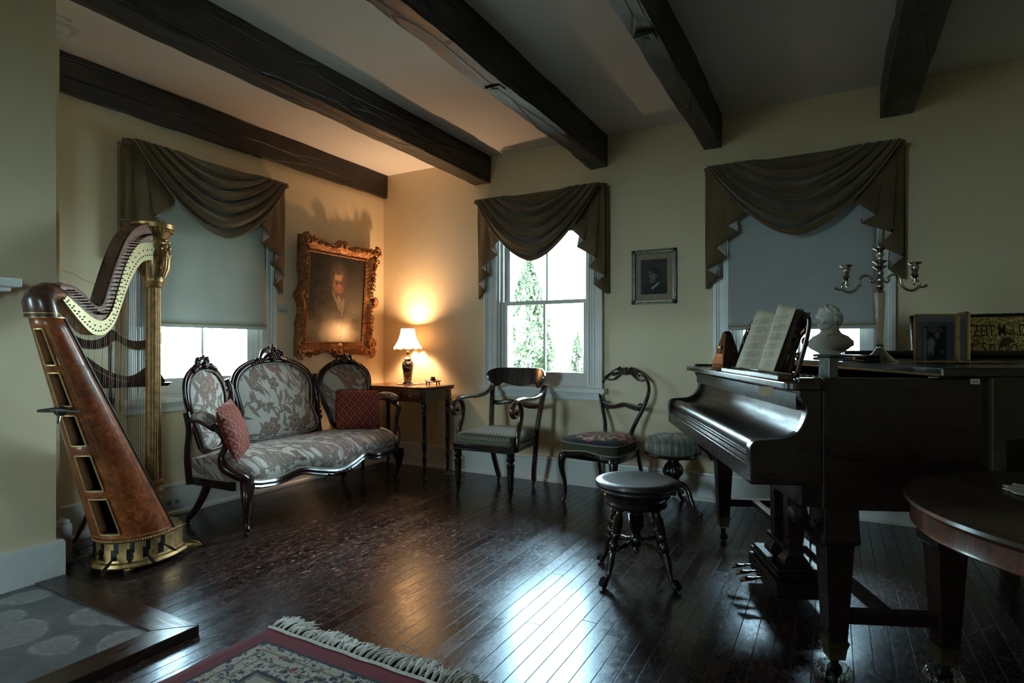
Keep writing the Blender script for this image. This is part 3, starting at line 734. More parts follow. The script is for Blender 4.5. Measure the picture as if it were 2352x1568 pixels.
for i in range(61):
    rows.append([(1.6*j/50+.004*math.sin(i*.9)*(j == 0), -2.4*i/60+.003*math.sin(j*1.1)*(i == 0), .011+.001*noise.noise(Vector((i*.3, j*.3, 0)))) for j in range(51)])
o = MB().grid(rows).build('pile', m_rug(), root, ang=80); facing(o, (0, 0, 1)); solid(o, .010)
M['fringe'] = simple('cream_fringe', (.58, .54, .48), .9, 0, .2, 60, .3)
b = MB(); b.tube([(1.6*k/60, .004+.002*math.sin(k), .010) for k in range(61)], .008, 6); b.build('binding', M['fringe'], root)
b = MB(); rr = random.Random(4)
for k in range(62):                                                  # knotted tassels, each a bunch of cotton threads
    x0 = .012+1.576*k/61; lean = rr.gauss(-.012, .014); L = rr.uniform(.080, .128)
    for t in range(14):
        dx = rr.gauss(0, .008); l = L*rr.uniform(.8, 1.05); a = rr.gauss(0, .010)
        P = [(x0+dx*.2, .006, .010), (x0+dx*.6+lean*.3+a*.2, .006+l*.35, .012+rr.uniform(0, .008)), (x0+dx+lean*.7+a, .006+l*.7, .007+rr.uniform(0, .006)), (x0+dx*1.5+lean+a*1.6, .006+l, .002+rr.uniform(0, .004))]
        b.tube(spline(P, 3), [.0021]*9+[.0011], 4)
tag(b.build('fringe', M['fringe'], root), kind='stuff')
# ---------------------------------------------------------------- harp
def m_burl():
    n = N('burl_mahogany'); o = n.co(); w = n.vmath('ADD', o, n.vmath('SCALE', n.noise(o, 12, 3, out=1), scale=.12))
    f = n.noise(w, 17, 6, .68, 1.2); g = n.noise(o, 4, 2); h = n.noise(w, 60, 3, .6)
    c = n.ramp(f, [(.30, (.070, .014, .004)), (.52, (.27, .062, .016)), (.72, (.50, .150, .045))])
    c = n.mix(n.mr(g, .42, .7, 0, .55), c, (.05, .012, .006)); c = n.mix(n.mr(h, .60, .75, 0, .5), c, (.03, .008, .004))
    n.bsdf(c, .32, coat=.45, coat_r=.16, bump=n.bump(f, .05, .002)); return n.m
M['burl'] = m_burl()
M['burl_dark'] = wood('dark_burl', (.02, .008, .005), (.095, .034, .018), .3, (1, 1, .6), 20, .4, .15)
M['maple'] = wood('pale_neck_wood', (.20, .065, .028), (.36, .15, .070), .5, (1, 1, .6), 14, .05, .3)
M['gold_plate'] = simple('brass_action_plate', (.30, .24, .12), .42, .6, .18, 8, .05)
M['gold_line'] = simple('gold_stringing', (.52, .36, .14), .4, .5)
M['string_white'] = simple('gut_string', (.55, .50, .42), .4); M['string_red'] = simple('red_string', (.30, .03, .02), .4); M['string_dark'] = simple('wound_string', (.05, .05, .055), .35, .6)
root = thing('concert_harp', 'antique pedal harp with gilded column and burled mahogany soundbox', 'harp', (-3.174, 1.789, 0), math.atan2(-.864, .503))
def hb(z): return .262+.445*z
def hf(z): return .0394+.5633*z
def hw_(z): return lerp(.182, .058, (z-.14)/1.06)
AN = [-90, -80, -68, -54, -40, -27, -15, 0, 15, 27, 40, 54, 68, 80, 90]
HOLES = [(.19, .38), (.422, .598), (.645, .786), (.828, .973), (1.005, 1.153)]
def hpt(z, a, d=0):
    a = math.radians(a); D = hb(z)-hf(z); w = hw_(z)
    return (hf(z)+(D+d)*max(0, math.cos(a))**.82, (w+d)*math.sin(a) if abs(a) < 1.57 else w*math.copysign(1, a), z-.06*(1-math.cos(a))*(1-(z-.14)/1.06)*0)
zs = sorted(set([.150, 1.20]+[z for h_ in HOLES for z in h_]+[.155+.05*k for k in range(21)]))
rows = [[hpt(z, a) for a in AN] for z in zs]
b = MB(); b.grid(rows)
def hole(f):
    z = sum(b.v[i][2] for i in f)/4; a = sum(AN[i % len(AN)] for i in f)/4
    return abs(a) < 15 and any(z0 < z < z1 for z0, z1 in HOLES)
b.f = [f for f in b.f if not hole(f)]
o = b.build('soundbox', M['burl'], root, ang=50); facing(o, (1, 0, .1)); solid(o, .009)
b = MB()                                                            # soundboard facing the strings, closes the box
b.grid([[(hf(z), w*hw_(z), z) for w in (-1, -.5, 0, .5, 1)] for z in (.15, .5, .85, 1.20)])
o = b.build('soundboard', M['burl_dark'], root); solid(o, .006)
b = MB()
for s in (-1, 1): b.tube([(hf(z)-.002, s*(hw_(z)+.001), z) for z in [.15+.105*k for k in range(11)]], .0045, 6)
b.build('edge_banding', simple('dark_green_banding', (.012, .03, .028), .35), root)
for z0, z1 in HOLES:
    f = MB(); d = .0025
    def edge(pa, pb, n=6):
        f.tube([hpt(lerp(pa[0], pb[0], i/n), lerp(pa[1], pb[1], i/n), d) for i in range(n+1)], .0042, 6)
    edge((z0, -15), (z1, -15)); edge((z0, 15), (z1, 15)); edge((z0, -15), (z0, 15)); edge((z1, -15), (z1, 15))
    f.build('sound_hole_frame', M['gold_line'], root)
    q = MB(); path = [(lerp(z0, z1, i/6), -15) for i in range(7)]+[(z1, lerp(-15, 15, i/4)) for i in range(1, 5)]+[(lerp(z1, z0, i/6), 15) for i in range(1, 7)]+[(z0, lerp(15, -15, i/4)) for i in range(1, 5)]
    q.grid([[hpt(z, a, -.001) for z, a in path], [hpt(z, a*.9, -.034) for z, a in path]]); o = q.build('sound_hole_lining', M['maple'], root); solid(o, .002)
b = MB()                                                            # gold inlay lines
for s in (-1, 1):
    for q in (30, 33): b.tube([hpt(z, s*q, .0006) for z in [.175+.05*k for k in range(21)]], .0009, 4)
    b.tube([hpt(z, s*82, .0006) for z in [.175+.05*k for k in range(21)]], .0009, 4)
for z in (.175, .170): b.tube([hpt(z, a, .0006) for a in range(-84, 85, 7)], .0009, 4)
b.build('inlay_lines', M['gold_line'], root)
# pedal box
def plan(k, a): return (.055+(.278+k)*max(0, math.cos(a))**.8, (.186+k)*math.sin(a))
b = MB(); rings = []
for k, z in ((.016, .022), (.022, .030), (.016, .044), (.004, .050), (.0, .060), (.0, .140), (.006, .146), (.008, .152), (.002, .158)):
    ring = [plan(k, -PI/2+PI*i/26)+(z,) for i in range(27)]+[(-.05, .10+k, z), (-.075, 0, z), (-.05, -.10-k, z)]
    rings.append(ring)
b.loft(rings).build('pedal_box', M['gilt'], root)
b = MB()
for i in range(60):
    a = -PI/2+PI*i/59; p = plan(.008, a); b.ell((p[0], p[1], .153), (.0055, .0055, .006), 6, 4)
b.build('bead_moulding', M['gilt'], root)
def pnorm(a):
    p, q = plan(0, a-.03), plan(0, a+.03); t = Vector((q[0]-p[0], q[1]-p[1], 0)).normalized(); return Vector((t.y, -t.x, 0))
for k, a in enumerate([-.98, -.64, -.27, .10, .45, .78, 1.10]):
    p = plan(0, a); nn = pnorm(a); ang_ = math.atan2(nn.y, nn.x); m = T(p[0], p[1], 0) @ R(ang_)
    s = MB(); s.box(-.012, .0015, -.009, .011, .092, .143, m); s.box(-.012, .0015, -.022, .004, .060, .095, m); s.box(-.012, .0012, -.022, -.010, .075, .112, m)
    s.build('pedal_slot_shade', M['black'], root, smooth=False)  # black blocks set proud paint the shade inside the pedal notches
    zp = .070 if k % 2 else .098; q = MB(); q.tube([(-.01, -.006, zp+.01), (.035, -.006, zp-.002), (.065, -.006, zp-.012), (.092, -.006, zp-.020)], [.006, .0055, .009, .007], 8, m, flat=(.45, 1.2))
    q.build('pedal', M['iron'], root)
for s in (-1, 1):
    b = MB(); b.tube([(.10, s*.13, .030), (.05, s*.165, .034), (.0, s*.195, .026), (-.03, s*.215, .016)], [.026, .028, .022, .014], 10, flat=(.8, 1))
    for k in range(4): b.tube([(.015-.012*k, s*(.17+.004*k), .035), (.0-.014*k, s*(.20+.004*k), .024), (-.008-.014*k, s*(.214+.004*k), .006)], [.010, .009, .005], 6)
    b.build('paw_foot', M['gilt'], root)
b = MB(); b.lathe([(.0, 0), (.020, .0), (.026, .010), (.022, .026)], 12, T(.29, .055, 0)); b.lathe([(.0, 0), (.020, .0), (.026, .010), (.022, .026)], 12, T(.29, -.055, 0)); b.build('bun_feet', M['gilt'], root)
# column
b = MB(); b.lathe([(.050, .15), (.052, .165), (.044, .175), (.042, .25), (.050, .262), (.052, .275), (.042, .285)], 24); b.build('column_base', M['gilt'], root)
b = MB(); b.lathe([(.044, .285), (.049, .30), (.050, .315), (.042, .325), (.040, .345), (.046, .355), (.047, .368), (.040, .376)], 24)
for z in (.307, .361): b.lathe([(.047, z-.004), (.052, z), (.047, z+.004)], 24)
b.build('column_collar', M['gilt'], root)
M['shaft'] = simple('bronzed_gilding', (.24, .125, .045), .36, .75, .4, 30, .2)
b = MB(); rings = []
for i in range(12):
    z = lerp(.376, 1.395, i/11); r = lerp(.0385, .0345, i/11)
    rings.append([(r*(1-.055*(1+math.cos(18*2*PI*j/108)))*math.cos(2*PI*j/108), r*(1-.055*(1+math.cos(18*2*PI*j/108)))*math.sin(2*PI*j/108), z) for j in range(108)])
b.loft(rings).build('fluted_shaft', M['shaft'], root, ang=80)
b = MB(); b.lathe([(.038, 1.395), (.043, 1.402), (.043, 1.418), (.048, 1.424), (.050, 1.440), (.046, 1.452), (.048, 1.50), (.054, 1.55), (.050, 1.565), (.056, 1.60), (.066, 1.64), (.062, 1.655), (.074, 1.675), (.088, 1.700), (.098, 1.708), (.100, 1.732), (.094, 1.738), (0, 1.738)], 32)
for k in range(6):
    a = k*PI/3+.3; c_, s_ = math.cos(a), math.sin(a); r = .062
    b.tube([(.050*c_, .050*s_, 1.455), (.066*c_, .066*s_, 1.50), (.070*c_, .070*s_, 1.555), (.060*c_, .060*s_, 1.60)], [.010, .013, .015, .010], 8)
    b.ell((.074*c_, .074*s_, 1.615), (.013, .013, .017), 8, 6); b.ell((.078*c_, .078*s_, 1.575), (.009, .009, .020), 8, 6)
    b.ell((.070*c_, .070*s_, 1.645), (.015, .015, .010), 8, 5)
for k in range(30): a = 2*PI*k/30; b.ell((.090*math.cos(a), .090*math.sin(a), 1.698), (.007, .007, .007), 6, 4)
b.build('capital', M['gilt'], root, ang=45)
# neck
outer = spline([(-.02, 1.728), (.06, 1.726), (.158, 1.696), (.244, 1.638), (.308, 1.55), (.358, 1.454), (.403, 1.352), (.432, 1.285), (.458, 1.262), (.506, 1.272), (.566, 1.314), (.624, 1.338), (.700, 1.344)], 5)
lower = spline([(-.02, 1.545), (.048, 1.539), (.147, 1.515), (.216, 1.45), (.273, 1.365), (.319, 1.273), (.363, 1.195), (.42, 1.146), (.47, 1.134), (.52, 1.142), (.579, 1.181), (.644, 1.235), (.70, 1.270)], 5)
b = MB(); n_ = 60
def resamp(P, n):
    L = [0]
    for p, q in zip(P, P[1:]): L.append(L[-1]+math.dist(p, q))
    out = []; k = 0
    for i in range(n):
        s = L[-1]*i/(n-1)
        while k < len(L)-2 and L[k+1] < s: k += 1
        f = (s-L[k])/max(1e-9, L[k+1]-L[k]); out.append(tuple(lerp(a, c, f) for a, c in zip(P[k], P[k+1])))
    return out
O_, L_ = resamp(outer, n_), resamp(lower, n_); rings = []
for (u0, z0), (u1, z1) in zip(O_, L_):
    rings.append([(u0, -.034, z0), (u0, .030, z0), (lerp(u0, u1, .12), .034, lerp(z0, z1, .12)), (lerp(u0, u1, .5), .031, lerp(z0, z1, .5)), (u1, .022, z1), (u1, -.022, z1), (lerp(u0, u1, .5), -.031, lerp(z0, z1, .5))])
b.loft(rings).build('neck', M['maple'], root, ang=40)
b = MB(); rows = [[(u, y, z) for y in (-.036, -.02, 0, .02, .032)] for (u, z) in O_]
rows = [[(u+dx*.0035, y, z+dz*.0035) for (u, y, z) in row] for row, (dx, dz) in zip(rows, [(.5, .85)]*n_)]
o = b.grid(rows).build('neck_capping', M['burl_dark'], root); facing(o, (0.3, 0, 1)); solid(o, .004)
pu = spline([(.0, 1.633), (.048, 1.629), (.167, 1.604), (.236, 1.55), (.292, 1.464), (.337, 1.359), (.372, 1.275), (.405, 1.225), (.45, 1.200), (.50, 1.207), (.549, 1.228), (.608, 1.262), (.665, 1.295)], 5)
pl = spline([(.0, 1.545), (.048, 1.539), (.147, 1.515), (.216, 1.45), (.273, 1.365), (.319, 1.273), (.363, 1.195), (.42, 1.146), (.47, 1.134), (.52, 1.142), (.579, 1.181), (.644, 1.235), (.690, 1.277)], 5)
A_, B_ = resamp(pu, 50), resamp(pl, 50)
b = MB(); b.loft([[(u0, .031, z0), (u0, .036, z0), (u1, .036, z1), (u1, .024, z1)] for (u0, z0), (u1, z1) in zip(A_, B_)])
b.build('action_plate', M['gold_plate'], root)
b = MB()
for i in range(0, 50):
    for f in (.42, .72):
        if f == .42 and i % 2: continue
        u = lerp(A_[i][0], B_[i][0], f); z = lerp(A_[i][1], B_[i][1], f); b.lathe([(0, 0), (.0034, 0), (.0034, .003), (0, .003)], 8, T(u, .036, z) @ R(-PI/2, 'X'))
b.build('disc_screws', M['iron'], root)
q = resamp(spline([(.03, 1.668), (.10, 1.662), (.19, 1.625), (.262, 1.555), (.318, 1.468), (.362, 1.365), (.398, 1.285), (.44, 1.235), (.50, 1.236), (.56, 1.268), (.62, 1.302), (.66, 1.318)], 6), 41)
for u, z in q:
    MB().tube([(u, .026, z), (u, .034, z), (u, .064, z)], [.0036, .0036, .0028], 6).build('tuning_pin', M['iron'], root)
# shoulder joining neck and soundbox
b = MB(); rings = []
for (u, z, ru, ry, tilt) in ((.757, 1.200, .050, .060, 0), (.757, 1.215, .052, .062, .1), (.765, 1.25, .060, .060, .3), (.762, 1.275, .060, .054, .8), (.735, 1.292, .052, .046, 1.3), (.70, 1.300, .044, .040, 1.57), (.66, 1.298, .036, .034, 1.75), (.62, 1.285, .026, .028, 1.9)):
    ring = []
    for j in range(20):
        a = 2*PI*j/20; r = ru*math.cos(a); ring.append((u+r*math.cos(tilt)-.028*0, ry*math.sin(a), z+r*math.sin(tilt)*1.0))
    rings.append(ring)
b.loft(rings).build('shoulder', M['burl_dark'], root, ang=60)
b = MB(); b.tube([hpt(1.2, a, .003) for a in range(-90, 91, 10)], .004, 6); b.tube([(.758+.053*math.cos(a), .0615*math.sin(a), 1.216) for a in [2*PI*k/24 for k in range(24)]], .0022, 6, closed=True)
b.build('shoulder_banding', M['gold_line'], root)
def interp(P, u):
    for (a, za), (c, zc) in zip(P, P[1:]):
        if a <= u <= c: return lerp(za, zc, (u-a)/max(1e-9, c-a))
    return P[-1][1]
for k in range(41):
    u = .098+.545*(k/40)**.92; zt_ = interp(pl, u)+.012; zb_ = max(.155, (u-.0394)/.5633)
    m = M['string_red'] if k % 7 == 5 else M['string_dark'] if (k < 9 or k % 7 == 1) else M['string_white']
    MB().tube([(u, .012, zt_), (u+.001, .0, zb_)], .0013 if k < 9 else .0008, 4).build('string', m, root)
b = MB(); rr = random.Random(3)
for u, z in ((.03, 1.735), (.08, 1.725), (.20, 1.68), (.395, 1.40), (.41, 1.36)):
    P = [(u, .0, z)]
    for k in range(4): p = P[-1]; P.append((p[0]+rr.gauss(.008, .018), p[1]+rr.gauss(-.01, .03), p[2]+rr.uniform(-.004, .022)))
    b.tube(spline(P, 4), .0008, 4)
b.build('loose_string_ends', M['string_dark'], root)
b = MB(); m = T(.668, 0, .805)
b.tube([(0, -.085, .008), (0, -.05, .010), (0, 0, .014), (0, .05, .010), (0, .062, .008), (0, .085, .008)], [.006, .009, .012, .009, .007, .008], 10, m)
b.ell((-.012, 0, .006), (.022, .028, .022), 12, 8, m); b.tube([(-.01, 0, 0), (.004, .004, -.028), (.006, .004, -.045)], [.006, .005, .006], 8, m)
b.build('rear_handle', M['wood_dark'], root)

# ---------------------------------------------------------------- music stand behind the harp
root = thing('music_stand', 'low wooden music stand with scrolled desk seen through the harp strings', 'music stand', (-3.48, 1.80, 0), math.atan2(.970, .2425))
b = MB(); th = .012
top = [(-.275, 1.20), (-.249, 1.162), (-.199, 1.127), (-.147, 1.117), (-.094, 1.137), (-.058, 1.178), (-.018, 1.142), (.035, 1.117), (.096, 1.119), (.15, 1.14), (.185, 1.17)]
bot = [(.185, 1.10), (.15, 1.075), (.096, 1.064), (.057, 1.062), (.004, 1.08), (-.042, 1.112), (-.076, 1.084), (-.129, 1.067), (-.185, 1.071), (-.216, 1.08), (-.245, 1.11)]
def band(A, B, y0=-th, y1=0, n=40):
    A, B = resamp(spline(A, 5), n), resamp(spline(B, 5), n)
    b.loft([[(p[0], y0, p[1]), (p[0], y1, p[1]), (q[0], y1, q[1]), (q[0], y0, q[1])] for p, q in zip(A, B)])
band(top, bot[::-1])
band([(-.285, 1.17), (-.24, 1.10), (-.182, 1.038), (-.119, .982), (-.062, .942), (-.01, .921), (.035, .919), (.073, .938), (.10, .962), (.14, .970), (.167, .955), (.183, .925), (.203, .885)], [(-.285, 1.08), (-.25, 1.0), (-.22, .93), (-.17, .878), (-.10, .876), (-.03, .876), (.02, .876), (.06, .876), (.10, .876), (.14, .876), (.17, .876), (.19, .876), (.205, .874)])
b.build('desk', M['burl_dark'], root)
b = MB(); gl = [(p[0], -th-.001, p[1]+.003) for p in spline(bot, 5)]; b.tube(gl, .0025, 5); b.tube([(p[0], -th-.001, p[1]) for p in spline([(-.20, 1.02), (-.14, .965), (-.06, .91), (.02, .885)], 6)], .0016, 5); b.build('gold_edge', M['gold_line'], root)
b = MB().prism([(-.26, .858), (-.26, .876), (.224, .876), (.212, .868), (.200, .857)], -.075, .004, 'y'); b.build('ledge', M['rosewood'], root, bevel=.002)
b = MB(); b.tube([(-.06, .012, 1.10), (-.06, .012, .78)], .010, 12); b.build('upper_rod', M['black'], root)
b = MB(); b.lathe([(.017, .30), (.019, .34), (.015, .36), (.015, .76), (.019, .775), (.021, .79), (.014, .80)], 14, T(-.06, .012, 0)); b.tube([(-.06, .0, .785), (-.06, -.03, .785)], [.005, .008], 8); b.build('pole', M['black'], root)
for k in range(3):
    a = k*2*PI/3+.5; b = MB(); b.tube([(-.06+r*math.cos(a), .012+r*math.sin(a), z) for r, z in ((.012, .32), (.06, .28), (.12, .14), (.165, .03), (.19, .012))], [.013, .013, .011, .010, .012], 8); b.build('leg', M['rosewood'], root)
# ---------------------------------------------------------------- sofa
def m_floral():
    n = N('floral_tapestry'); o = n.co(); x, y, z = n.sep(o)
    p0 = n.comb(n.math('ADD', x, n.math('MULTIPLY', y, .45)), n.math('ADD', z, n.math('MULTIPLY', y, -.9)), 0)
    wob = n.vmath('SCALE', n.vmath('SUBTRACT', n.noise(p0, 9, 2, out=1), (.5, .5, .5)), scale=.075); p = n.vmath('ADD', p0, wob)
    base = (.66, .61, .54); taupe = (.32, .26, .205); rose = (.30, .165, .14); dark = (.20, .155, .125)
    # large flower heads and palmettes
    def flowers(c, pp, sc, petals, R0, seed, cols, thr=.0):
        q = n.map(pp, (sc, sc, 1), loc=(seed, seed*.7, 0)); vn = n.n('TexVoronoi', voronoi_dimensions='2D'); n.set(vn.inputs['Vector'], q); vn.inputs['Scale'].default_value = 1; vn.inputs['Randomness'].default_value = .75
        d = n.vmath('SUBTRACT', q, vn.outputs['Position']); dx, dy, _ = n.sep(d); hs = n.sep(vn.outputs['Color'])
        a = n.math('ADD', n.math('ARCTAN2', dy, dx), n.math('MULTIPLY', hs[0], 6.28)); r = vn.outputs['Distance']
        pet = n.math('MULTIPLY', n.math('ABSOLUTE', n.math('COSINE', n.math('MULTIPLY', a, petals/2))), .45)
        R1 = n.math('MULTIPLY', n.math('ADD', pet, .55), R0); t = n.math('DIVIDE', r, R1)
        on = n.math('MULTIPLY', n.mr(t, .96, 1.0, 1, 0), n.mr(hs[1], thr, thr+.01))
        colr = n.ramp(t, [(0, cols[0]), (.18, cols[1]), (.30, base), (.36, cols[2]), (.62, cols[3]), (.80, cols[2]), (.92, cols[1])], 'CONSTANT')
        vein = n.mr(n.math('ABSOLUTE', n.math('SINE', n.math('MULTIPLY', a, petals*1.5))), .0, .25, .6, 0)
        return n.mix(on, c, n.mix(n.math('MULTIPLY', vein, n.mr(t, .35, .4)), colr, cols[1]))
    c = base
    ed = n.mr(n.vor(n.map(p, (1, 1, 0), loc=(.3, .1, 0)), 5.2, 'DISTANCE_TO_EDGE'), .018, .026, 1, 0)
    c = n.mix(n.math('MULTIPLY', ed, n.mr(n.noise(p0, 4, 1), .42, .44)), c, taupe)
    # leaves: stretched cells
    for rot, sc, cc, th in ((.5, 16, taupe, .42), (-.7, 15, (.30, .22, .19), .46), (1.5, 22, dark, .60), (2.4, 19, taupe, .58)):
        q = n.rmap(p, rot, (sc, sc*.5, 1), (rot*3, rot, 0)); vn = n.n('TexVoronoi', voronoi_dimensions='2D'); n.set(vn.inputs['Vector'], q); vn.inputs['Scale'].default_value = 1; vn.inputs['Randomness'].default_value = .8
        hs = n.sep(vn.outputs['Color']); d = n.vmath('SUBTRACT', q, vn.outputs['Position']); dx, dy, _ = n.sep(d)
        lw = n.math('SUBTRACT', .26, n.math('MULTIPLY', n.math('ABSOLUTE', dy), .62)); t = n.math('DIVIDE', n.math('ABSOLUTE', dx), n.math('MAXIMUM', lw, .001))
        on = n.math('MULTIPLY', n.mr(t, .93, 1, 1, 0), n.mr(hs[0], th, th+.01)); on = n.math('MULTIPLY', on, n.mr(n.math('ABSOLUTE', dy), .40, .42, 1, 0))
        lc = n.ramp(t, [(0, dark), (.10, cc), (.45, (.36, .31, .26)), (.55, cc), (.85, dark)], 'CONSTANT'); c = n.mix(on, c, lc)
    c = flowers(c, p, 5.4, 7, .37, 0.0, (dark, taupe, rose, (.36, .24, .21)), .30)
    c = flowers(c, p, 8.6, 5, .34, 2.3, (rose, dark, taupe, (.24, .18, .14)), .62)
    wv = n.noise(n.map(o, (1, 1, 1)), 420, 2); lines = n.math('SINE', n.math('MULTIPLY', z, 1500))
    c = n.mix(n.mr(wv, .35, .65, .28, 0), c, (.10, .08, .07))
    n.bsdf(c, .85, spec=.2, sheen=.15, bump=n.bump(n.math('ADD', wv, n.mr(ed, 0, 1, 0, .4)), .25, .001)); return n.m
M['floral'] = m_floral()
M['cream_cloth'] = m_cloth('cream_outside_back_cloth', (.33, .29, .20), (.40, .36, .26), sc=220)
M['gimp'] = m_cloth('cream_gimp', (.30, .27, .22), (.38, .35, .29), sc=300)
W = M['rosewood']
root = thing('carved_sofa', 'Victorian triple-back sofa in floral tapestry with dark carved frame', 'sofa', (-2.92, 2.84, 0), math.radians(92))
SY = lambda x: .010-.045*math.exp(-(x/.26)**2)+.022*math.exp(-((abs(x)-.44)/.13)**2)+.10*sstep(.62, .80, abs(x))**2
SB = lambda x: .262-.036*math.exp(-(x/.15)**2)+.020*math.exp(-((abs(x)-.29)/.08)**2)-.014*math.exp(-((abs(x)-.47)/.09)**2)+.012*sstep(.58, .66, abs(x))
rows = []
for i in range(49):
    x = lerp(-.74, .74, i/48); e = sstep(.74, .60, abs(x)); f = SY(x); zb = SB(x)+.047; yb = .50-.10*sstep(.40, .76, abs(x))
    pr = [(f+.004, zb), (f-.010, zb+.03), (f-.010, zb+.07), (f+.012, .405), (f+.05, .432)]
    pr += [(lerp(f+.05, yb, t), .432+.026*math.sin(PI*(t*.8+.1))) for t in (.15, .3, .45, .6, .8, 1)]
    rows.append([(x*(1-.0*e), y+.02*(1-e), zb+(z-zb)*(.86+.14*e)) for y, z in pr])
b = MB(); b.grid(rows)
for r in (rows[0], rows[-1]):                                        # seat ends
    b.add(r+[(r[0][0], r[-1][1], r[0][2])], [tuple(range(len(r)+1))])
b.build('seat_upholstery', M['floral'], root, ang=60)
b = MB()
b.tube([(lerp(-.71, .71, i/60), SY(lerp(-.71, .71, i/60))-.004, SB(lerp(-.71, .71, i/60))+.048) for i in range(61)], .0055, 6)
for s in (-1, 1): b.tube([(s*.742, y, SB(.72)+.048) for y in (.08, .2, .3, .40)], .005, 6)
b.build('gimp_trim', M['gimp'], root)
b = MB(); xs = [lerp(-.70, .70, i/64) for i in range(65)]; rings = []
for x in xs:
    f, z = SY(x)-.004, SB(x); rings.append([(x, f-.004, z), (x, f-.012, z+.008), (x, f-.006, z+.018), (x, f-.012, z+.032), (x, f-.004, z+.044), (x, f+.022, z+.044), (x, f+.022, z)])
b.loft(rings)
for s in (-1, 1): b.loft([[(s*(.735+dx), y, z) for dx, z in ((0, .268), (.010, .275), (.010, .310), (0, .316), (-.02, .316), (-.02, .268))] for y in (.06, .2, .35, .46)])
b.box(-.66, .66, .40, .42, .262, .312)
b.build('seat_rail', W, root, ang=50)
b = MB()                                                             # carving at the rail's centre
for k in range(-5, 6):
    b.ell((k*.019, SY(0)-.020, SB(0)+.022-.004*abs(k)*.3+.004*(k % 2)), (.012, .009, .013-.0010*abs(k)), 8, 6)
for s in (-1, 1): b.tube([(s*(.09+.03*t), SY(0)-.014+.01*t, SB(0)+.014+.012*math.sin(t*3)) for t in (0, .5, 1, 1.5)], [.009, .007, .005, .002], 6)
b.build('rail_carving', W, root)
def legtube(name, P, R_, mat, par, n=10, caster=True, flat=None):
    b = MB(); b.tube(spline(P, 4), [a for a, in spline([(r,) for r in R_], 4)], n, flat=flat)
    o = b.build(name, mat, par, ang=60)
    if caster:
        x, y = P[-1][0], P[-1][1]; c = MB(); c.lathe([(.010, .030), (.013, .036), (.013, .050)], 10, T(x, y, 0)); c.tube([(x, y, .032), (x+.004, y+.008, .020)], .005, 6)
        c.lathe([(0, -.006), (.012, -.006), (.0135, -.002), (.0135, .002), (.012, .006), (0, .006)], 14, T(x+.002, y+.008, .0145) @ R(PI/2, 'Y')); c.build('caster', M['iron'], o)
    return o
for s in (-1, 1):
    P = [(s*.655, .035, .335), (s*.675, .020, .27), (s*.688, .006, .215), (s*.680, .018, .13), (s*.672, .028, .075), (s*.680, .016, .042)]
    o = legtube('leg', P, [.034, .036, .030, .020, .016, .019], W, root)
    b = MB()
    for k in range(-1, 2): b.tube([(s*.680+k*.014, -.022, .30), (s*.690+k*.011, -.026, .25), (s*.690+k*.005, -.018, .20)], [.009, .008, .002], 6)
    b.build('knee_carving', W, o)
    P = [(s*.62, .42, .30), (s*.63, .45, .20), (s*.65, .50, .10), (s*.665, .555, .035)]
    legtube('leg', P, [.028, .024, .020, .017], W, root)
def outline_closed(half):
    H_ = spline(half, 6); return [(x, z) for x, z in H_]+[(-x, z) for x, z in H_[-2:0:-1]]
